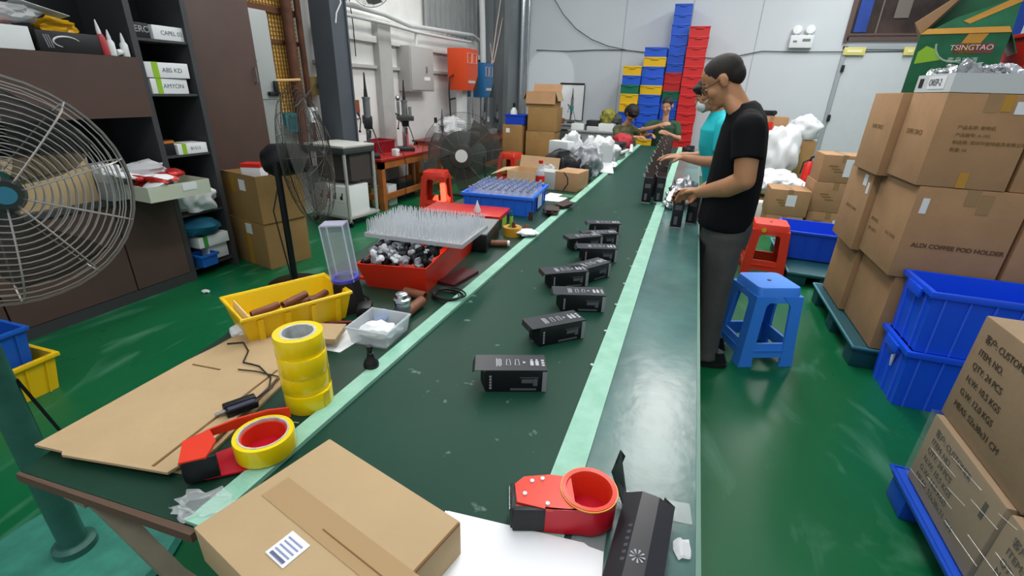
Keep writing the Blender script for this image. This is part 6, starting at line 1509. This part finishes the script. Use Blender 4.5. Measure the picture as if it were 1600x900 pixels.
# ================================================================== PEOPLE
M_skin = mat('skin', '#BA8660', .5, var=.05, scale=12)
M_skin2 = mat('skin_pale', '#C08E72', .5, var=.05, scale=12)
M_skin3 = mat('skin_tan', '#B07E5E', .5, var=.05, scale=12)
def Rm(pitch=0, yaw=0, roll=0):
    return Matrix.Rotation(R_(yaw), 4, 'Z') @ Matrix.Rotation(R_(pitch), 4, 'Y') @ Matrix.Rotation(R_(roll), 4, 'X')
def head_shapes(b, T, s=1.0):
    """head facing +x about its centre: skull, brow, cheeks, nose, lips, jaw, ears"""
    t = B()
    t.ball((-.012, 0, .030), (.095, .074, .080), 24, 16)
    t.ball((.020, 0, -.035), (.064, .060, .085), 20, 14)
    t.ball((.034, 0, -.078), (.046, .046, .040), 18, 12)
    t.ball((.066, 0, -.102), (.020, .022, .017), 12, 8)
    limb(t, [(.078, 0, .012), (.094, 0, -.016), (.103, 0, -.034)], [.008, .010, .0125], 10)
    t.ball((.092, .011, -.038), .008, 8, 6); t.ball((.092, -.011, -.038), .008, 8, 6)
    limb(t, [(.070, -.038, .014), (.080, -.018, .019), (.081, 0, .014), (.080, .018, .019), (.070, .038, .014)], [.009, .010, .009, .010, .009], 8)
    for q in (-1, 1):
        t.ball((.056, q * .036, -.032), (.026, .024, .026), 12, 8)
        t.ball((.070, q * .026, -.004), (.014, .015, .011), 10, 8)
        t.ball((-.006, q * .077, -.008), (.020, .010, .033), 12, 10)
        limb(t, [(-.018, q * .080, .014), (-.022, q * .086, -.004), (-.012, q * .082, -.030)], [.007, .007, .006], 8)
    t.ball((.084, 0, -.062), (.011, .023, .006), 12, 8); t.ball((.082, 0, -.074), (.011, .020, .007), 12, 8)
    t.bm.transform(T @ Matrix.Scale(s, 4)); t.bm.verts.index_update()
    b.put([v.co for v in t.bm.verts], [[v.index for v in f.verts] for f in t.bm.faces]); t.bm.free()
def eyes(parent, T, s=1.0):
    for q in (-1, 1):
        b = B(); b.ball((.0755, q * .027, -.004), (.009, .012, .0065), 12, 8); b.bm.transform(T @ Matrix.Scale(s, 4)); e = obj('eye', b, mat('eye_white', '#CFC7BE', .3), parent)
        b = B(); b.ball((.0830, q * .027, -.006), (.0028, .005, .005), 10, 6); b.bm.transform(T @ Matrix.Scale(s, 4)); obj('iris', b, M_black, e)
        b = B(); limb(b, [(.074, q * .014, .0235), (.080, q * .026, .0275), (.070, q * .044, .022)], [.003, .0035, .0025], 8); b.bm.transform(T @ Matrix.Scale(s, 4)); obj('eyebrow', b, mat('black_hair', '#15120F', .6), parent)
    b = B(); b.ball((.0905, 0, -.0675), (.005, .017, .0022), 12, 6); b.bm.transform(T @ Matrix.Scale(s, 4)); obj('mouth_line', b, mat('lip', '#7E4A40', .5), parent)
def hand_shapes(b, wrist, dirv, palm, s=1.0, curl=.5, left=True, spread=.0):
    """palm, four unequal fingers in three bends and a side thumb"""
    d = Vector(dirv).normalized(); p = Vector(palm); p = (p - d * p.dot(d)).normalized()   # p points out of the palm
    side = d.cross(p) * (1 if left else -1)                                               # towards the thumb
    w0 = Vector(wrist)
    for k in range(4):
        o = (k - 1.5) * -.0185 * s
        limb(b, [w0 + side * o * .62, w0 + d * .045 * s + side * o * .85, w0 + d * .082 * s + side * o], [.0135 * s, .0130 * s, .0100 * s], 10)
        L = [.046, .051, .047, .036][k] * s; q = w0 + d * .082 * s + side * o; a = .25 + spread * 0; dd = d
        pts = [q]; rr = [.0093 * s]
        for j, f in enumerate((1.0, .62, .5)):
            a = curl * (.75, 1.0, .75)[j]
            ax = side * (-1)
            dd = dd * cos(a) + p * sin(a)
            pts.append(pts[-1] + dd.normalized() * L * f); rr.append([.0085, .0078, .0066][j] * s)
        limb(b, pts, rr, 10)
    tp = w0 + d * .022 * s + side * .028 * s
    limb(b, [w0 + d * .012 * s + side * .014 * s, tp, tp + (d * .6 + side * .55 + p * .35).normalized() * .036 * s, tp + (d * .6 + side * .55 + p * .35).normalized() * .036 * s + (d * .8 + side * .05 + p * .55).normalized() * .030 * s], [.0145 * s, .0130 * s, .0105 * s, .0080 * s], 10)
def ell(c, rx, ry, n=24, tilt=0, z=None):
    c = Vector(c); return [c + Vector((rx * cos(2 * pi * a / n), ry * sin(2 * pi * a / n), -tilt * rx * cos(2 * pi * a / n))) for a in range(n)]
def torso(b, rows):
    b.loft([ell((x, 0, z), rx, ry, 24, tl) for x, z, rx, ry, tl in rows])
def hairdo(parent, T, s, parts, m, name='hair', amp=.03, seed=1):
    b = B()
    for c, r in parts: b.ball(c, r, 28, 18)
    for v in b.bm.verts:
        k = noise.noise(v.co * 26 + Vector((seed, seed, seed)))
        v.co *= 1 + amp * k
    b.bm.transform(T @ Matrix.Scale(s, 4))
    return fuse(b, name, m, parent, .005, 1)
M_hair = mat('black_hair', '#15120F', .55, var=.3, scale=40, bump=.3, bscale=160)

# ---------------- man in the black T-shirt, standing, facing the belt (-x), left side to the camera
def man_black():
    t = thing('person', 'man in a black T-shirt and grey trousers standing at the belt holding a black box', 'person', (.300, 2.80, 0), pi)
    TH = Matrix.Translation((.205, .0, 1.572)) @ Rm(pitch=33)
    b = B()
    head_shapes(b, TH, 1.03)
    limb(b, [(.165, 0, 1.535), (.12, 0, 1.475), (.07, 0, 1.40)], [.056, .057, .064], 18)
    limb(b, [(.155, .026, 1.49), (.11, .05, 1.435)], [.035, .04], 14); limb(b, [(.155, -.026, 1.49), (.11, -.05, 1.435)], [.035, .04], 14)
    torso(b, [(.035, .82, .09, .13, 0), (.04, .95, .115, .155, 0), (.043, 1.10, .105, .155, 0), (.045, 1.25, .098, .165, 0), (.05, 1.36, .085, .17, 0), (.06, 1.42, .07, .11, 0)])
    for q in (1, -1):
        limb(b, [(.03, q * .085, .80), (.02, q * .095, .48), (.0, q * .10, .09)], [.070, .055, .042], 16)
    # left arm (towards the camera)
    limb(b, [(.048, .19, 1.37), (.034, .225, 1.24), (.022, .235, 1.125), (.085, .185, 1.075), (.160, .075, 1.03), (.205, .005, 1.005)], [.062, .056, .051, .050, .040, .031], 18)
    hand_shapes(b, (.210, -.003, 1.003), (.58, -.76, -.10), (.35, -.1, -.92), 1.02, .72, True)
    # right arm (behind)
    limb(b, [(.048, -.19, 1.37), (.04, -.235, 1.12), (.12, -.24, 1.03), (.20, -.235, .965)], [.058, .045, .040, .029], 16)
    hand_shapes(b, (.205, -.234, .962), (.9, .1, -.2), (.25, .9, -.1), 1.02, .6, False)
    fuse(b, 'body', M_skin, t, .0052, 3)
    eyes(t, TH, 1.03)
    # cropped hair
    hairdo(t, TH, 1.03, [((-.019, 0, .034), (.0975, .0768, .0798)), ((-.06, 0, .0), (.055, .064, .06))], mat('cropped_hair', '#221C18', .7, var=.3, scale=60, bump=.3, bscale=220), amp=.006)
    # glasses
    b = B()
    for q in (-1, 1):
        b.tube([(.094, q * .032 + .021 * cos(a), -.006 + .016 * sin(a)) for a in [2 * pi * i / 20 for i in range(20)]], .0018, 6, closed=True)
        b.tube([(.094, q * .053, .0), (.088, q * .070, .002), (.03, q * .079, .004), (-.012, q * .083, .002)], .0018, 6)
    b.tube([(.094, -.011, -.002), (.098, 0, .002), (.094, .011, -.002)], .0018, 6)
    b.bm.transform(TH @ Matrix.Scale(1.03, 4)); obj('glasses', b, mat('brown_black_frame', '#2A1C18', .4), t)
    # T-shirt
    b = B()
    torso(b, [(.048, .835, .138, .185, 0), (.048, .87, .142, .19, 0), (.045, 1.0, .140, .188, 0), (.043, 1.12, .134, .188, 0), (.045, 1.25, .124, .198, 0), (.05, 1.35, .112, .205, 0), (.056, 1.41, .094, .165, .1), (.075, 1.452, .076, .098, .25), (.09, 1.468, .062, .072, .3)])
    for q, el in ((1, (.034, .228, 1.23)), (-1, (.045, -.225, 1.23))):
        limb(b, [(.05, q * .15, 1.39), (.048, q * .192, 1.36), (el[0] + .005, el[1] - q * .012, el[2] + .04)], [.062, .074, .073], 20)
        e = Vector(el); s0 = Vector((.048, q * .192, 1.36)); dv = (e - s0).normalized()
        b.cyl(s0, e + dv * .01, .074, .073, 22)
    sh = fuse(b, 'tshirt', mat('black_cotton', '#0E0F12', .85, bump=.05, bscale=200, spec=.2), t, .007, 4, disp=(.007, (9, 7, 5), 3))
    # trousers
    b = B()
    torso(b, [(.035, .62, .01, .02, 0), (.035, .74, .125, .17, 0), (.036, .84, .132, .175, 0), (.04, .90, .125, .17, 0)])
    for q in (1, -1):
        limb(b, [(.035, q * .088, .80), (.03, q * .092, .62), (.03, q * .095, .46), (.012, q * .098, .25), (.004, q * .10, .09)], [.098, .088, .074, .066, .063], 20)
        b.cyl((.004, q * .10, .10), (.004, q * .10, .045), .064, .068, 20)
    fuse(b, 'trousers', mat('charcoal_twill', '#4A4B49', .8, var=.12, scale=9, bump=.05, bscale=150), t, .008, 3, disp=(.009, (14, 9, 6), 8))
    for q in (1, -1):
        b = B()
        b.loft([ell((.015, q * .10, .003), .135, .046, 20), ell((.015, q * .10, .030), .138, .048, 20)], 0)
        obj('shoe_sole', b, mat('shoe_sole_dark', '#1A1A1B', .6), t)
        b = B()
        b.loft([ell((.015, q * .10, .028), .132, .044, 20), ell((.012, q * .10, .05), .122, .042, 20), ell((-.02, q * .10, .075), .082, .038, 20), ell((-.04, q * .10, .10), .05, .036, 20)], 0)
        obj('shoe', b, mat('black_shoe', '#101012', .5), t)
man_black()

# ---------------- worker in the teal shirt with a white mask, beyond him
def worker_teal():
    t = thing('person', 'worker in a turquoise T-shirt and white face mask standing beyond the man in black', 'person', (.250, 3.92, 0), pi + R_(6))
    TH = Matrix.Translation((.185, .0, 1.515)) @ Rm(pitch=24)
    b = B()
    head_shapes(b, TH, .97)
    limb(b, [(.15, 0, 1.475), (.11, 0, 1.42), (.08, 0, 1.36)], [.047, .048, .056], 16)
    torso(b, [(-.02, .80, .09, .14, 0), (.0, .95, .10, .14, 0), (.05, 1.15, .11, .145, 0), (.065, 1.28, .10, .15, 0), (.07, 1.36, .07, .11, 0)])
    for q in (1, -1): limb(b, [(-.015, q * .085, .82), (.0, q * .09, .46), (0, q * .09, .09)], [.078, .054, .038], 14)
    limb(b, [(.06, .17, 1.31), (.05, .20, 1.18), (.045, .21, 1.075), (.15, .165, 1.06), (.25, .11, 1.065), (.29, .09, 1.07)], [.052, .046, .041, .039, .030, .025], 16)
    hand_shapes(b, (.296, .087, 1.07), (.93, -.33, .0), (.0, -.3, -.95), .95, .35, True)
    limb(b, [(.06, -.17, 1.31), (.07, -.20, 1.08), (.18, -.18, 1.05), (.30, -.12, 1.06)], [.052, .041, .038, .026], 14)
    hand_shapes(b, (.306, -.118, 1.06), (.95, .2, .0), (.1, .3, -.95), .95, .35, False)
    fuse(b, 'body', M_skin3, t, .0058, 3)
    eyes(t, TH, .97)
    hairdo(t, TH, .97, [((-.02, 0, .040), (.108, .085, .085)), ((.055, 0, .062), (.046, .066, .032)), ((-.055, 0, -.005), (.058, .072, .07))], M_hair, amp=.04, seed=4)
    b = B(); b.ball((.070, 0, -.064), (.040, .056, .044), 20, 14); b.bm.transform(TH @ Matrix.Scale(.97, 4)); mk = fuse(b, 'face_mask', mat('white_mask', '#D9DADA', .7), t, .006, 2)
    b = B()
    for q in (-1, 1): b.tube([(.055, q * .050, -.05), (.02, q * .070, -.035), (-.012, q * .084, -.012)], .002, 6)
    b.bm.transform(TH @ Matrix.Scale(.97, 4)); obj('ear_loops', b, mat('white_mask', '#D9DADA', .7), mk)
    b = B()
    torso(b, [(-.02, .83, .125, .17, 0), (-.018, .88, .13, .172, 0), (.02, 1.02, .132, .168, 0), (.055, 1.16, .138, .170, 0), (.075, 1.27, .128, .178, 0), (.072, 1.345, .095, .145, .1), (.086, 1.388, .068, .085, .3), (.094, 1.405, .052, .060, .35)])
    for q in (1, -1):
        s0 = Vector((.062, q * .17, 1.30)); e = Vector((.052, q * .202, 1.135))
        limb(b, [(.068, q * .12, 1.33), s0, s0.lerp(e, .7)], [.055, .064, .064], 18); b.cyl(s0, e, .064, .066, 20)
    fuse(b, 'tshirt', mat('turquoise_cotton', '#14B8C2', .8, var=.06, scale=8), t, .0075, 4, disp=(.008, (10, 8, 6), 13))
    b = B()
    torso(b, [(-.02, .60, .01, .02, 0), (-.02, .72, .11, .155, 0), (-.02, .86, .115, .158, 0)])
    for q in (1, -1): limb(b, [(-.015, q * .08, .79), (.0, q * .086, .46), (.0, q * .09, .06)], [.09, .068, .058], 18)
    fuse(b, 'trousers', mat('navy_trousers', '#1C232C', .8), t, .009, 3, disp=(.007, (12, 9, 6), 5))
    for q in (1, -1):
        b = B(); b.loft([ell((.02, q * .09, .002), .125, .044, 18), ell((.02, q * .09, .03), .125, .044, 18), ell((-.02, q * .09, .07), .07, .036, 18), ell((-.035, q * .09, .095), .045, .034, 18)]); obj('shoe', b, M_black, t)
worker_teal()

# ---------------- woman sitting behind the far end of the belt, facing the camera
def sitter(label, loc, rz, TH, shirt, hairparts, arms, sk, hs=1.0, hem=.74, bun=None, mask=None, vest=None, trous='#22262A', lift=0):
    t = thing('person', label, 'person', loc, rz)
    b = B()
    head_shapes(b, TH, hs)
    hc = TH.translation
    limb(b, [hc + Vector((-.03, 0, -.05)), (hc.x * .55, 0, 1.05 + .0), (.02, 0, 1.0)], [.045, .047, .055], 14)
    torso(b, [(.0, .46, .10, .15, 0), (.0, .60, .11, .145, 0), (.02, .80, .105, .14, 0), (.03, .93, .095, .15, 0), (.03, 1.01, .065, .10, 0)])
    for q in (1, -1): limb(b, [(.02, q * .09, .50), (.38, q * .11, .50), (.36, q * .11, .10 - lift)], [.078, .056, .040], 14)
    for pts, hd, pn, lf in arms:
        limb(b, pts, [.047, .040, .036, .026][:len(pts)], 14)
        hand_shapes(b, Vector(pts[-1]) + Vector(hd).normalized() * .006, hd, pn, .95, .6, lf)
    fuse(b, 'body', sk, t, .0065, 3)
    eyes(t, TH, hs)
    hairdo(t, TH, hs, hairparts, M_hair, amp=.02, seed=6)
    b = B()
    torso(b, [(.0, .47, .125, .175, 0), (.0, .62, .132, .172, 0), (.02, .80, .128, .168, 0), (.03, .92, .118, .174, 0), (.03, .985, .09, .135, 0), (.035, 1.02, .062, .075, 0)])
    for pts, hd, pn, lf in arms:
        s0 = Vector(pts[0]); e = s0.lerp(Vector(pts[1]), .62)
        limb(b, [Vector((.03, s0.y * .6, .985)), s0, e], [.05, .058, .058], 16)
    fuse(b, 'shirt', shirt, t, .008, 4, disp=(.007, (11, 9, 7), 21))
    b = B()
    torso(b, [(.0, .44, .12, .165, 0), (.0, .56, .125, .165, 0)])
    for q in (1, -1): limb(b, [(.04, q * .09, .50), (.38, q * .11, .50), (.36, q * .11, .06 - lift)], [.092, .072, .058], 16)
    fuse(b, 'trousers', mat('trousers_' + trous[1:], trous, .8), t, .010, 3)
    for q in (1, -1):
        b = B(); b.loft([ell((.40, q * .11, .002 - lift), .12, .042, 18), ell((.40, q * .11, .03 - lift), .12, .042, 18), ell((.36, q * .11, .08 - lift), .05, .036, 18)]); obj('shoe', b, M_black, t)
    return t
TH = Matrix.Translation((.07, .0, 1.245)) @ Rm(pitch=18, yaw=-14)
W = sitter('woman in a dark green top sitting behind the far end of the belt, hands raised', (-.44, 8.33, .09), -pi / 2, TH,
       mat('dark_green_cloth_top', '#26402C', .8, col2='#33523A', scale=10),
       [((-.022, 0, .038), (.100, .080, .084)), ((-.06, 0, .0), (.06, .068, .06)), ((-.10, 0, .05), (.035, .035, .035))],
       [([(.03, -.19, .96), (.10, -.34, .86), (.20, -.20, .90), (.27, -.06, .955)], (.5, .8, .35), (-.6, .5, -.2), False),
        ([(.03, .19, .96), (.08, .25, .76), (.22, .17, .80), (.30, .09, .84)], (.7, -.5, .2), (-.4, -.8, 0), True)], M_skin2, 1.02, lift=.09)
b = B(); b.plate([(.125, -.035, 1.0), (.128, .045, 1.0), (.150, .03, .82), (.150, -.02, .82)], .006); obj('pale_bib', b, mat('tan_shirt_front', '#B79A6A', .8), W)
t = stool('grey plastic stool under the woman in the dark green top', (-.44, 8.33, 0), 0, mat('grey_stool_plastic', '#6A6F74', .5), .49, .26, .34)
# dark haired worker in camouflage bending at the left of the far belt end
TH = Matrix.Translation((.16, .0, 1.20)) @ Rm(pitch=48, yaw=-6)
W = sitter('dark haired worker in camouflage bending over the left side of the far belt end', (-1.08, 8.22, .0), R_(-38), TH,
       mat('camouflage_shirt', '#5B5A34', .8, col2='#2C3A2C', scale=16),
       [((-.02, 0, .036), (.115, .096, .100)), ((-.06, 0, -.02), (.085, .090, .10)), ((.05, 0, .06), (.05, .07, .035))],
       [([(.04, -.19, .95), (.16, -.24, .80), (.32, -.12, .84), (.38, -.06, .86)], (.9, .4, .1), (-.2, .3, -.9), False),
        ([(.04, .19, .95), (.20, .26, .86), (.36, .22, .88), (.46, .16, .90)], (.9, -.3, .1), (-.1, -.4, -.9), True)], M_skin3, 1.03)
b = B(); b.cyl((.10, .225, .915), (.235, .275, .855), .062, .054, 18); sl = obj('sleeve_guard', b, M_byel, W)
for f in (.2, .5, .8):
    p = Vector((.10, .225, .915)).lerp(Vector((.235, .275, .855)), f); d = Vector((.135, .05, -.06)).normalized()
    b = B(); b.cyl(p - d * .007, p + d * .007, .0635 - .007 * f, .0635 - .007 * f, 18); obj('black_stripe', b, M_black, sl)
stool('dark plastic stool under the worker in camouflage', (-1.08, 8.22, 0), R_(-38), mat('dark_stool_plastic', '#3C4146', .5), .39, .26, .34)
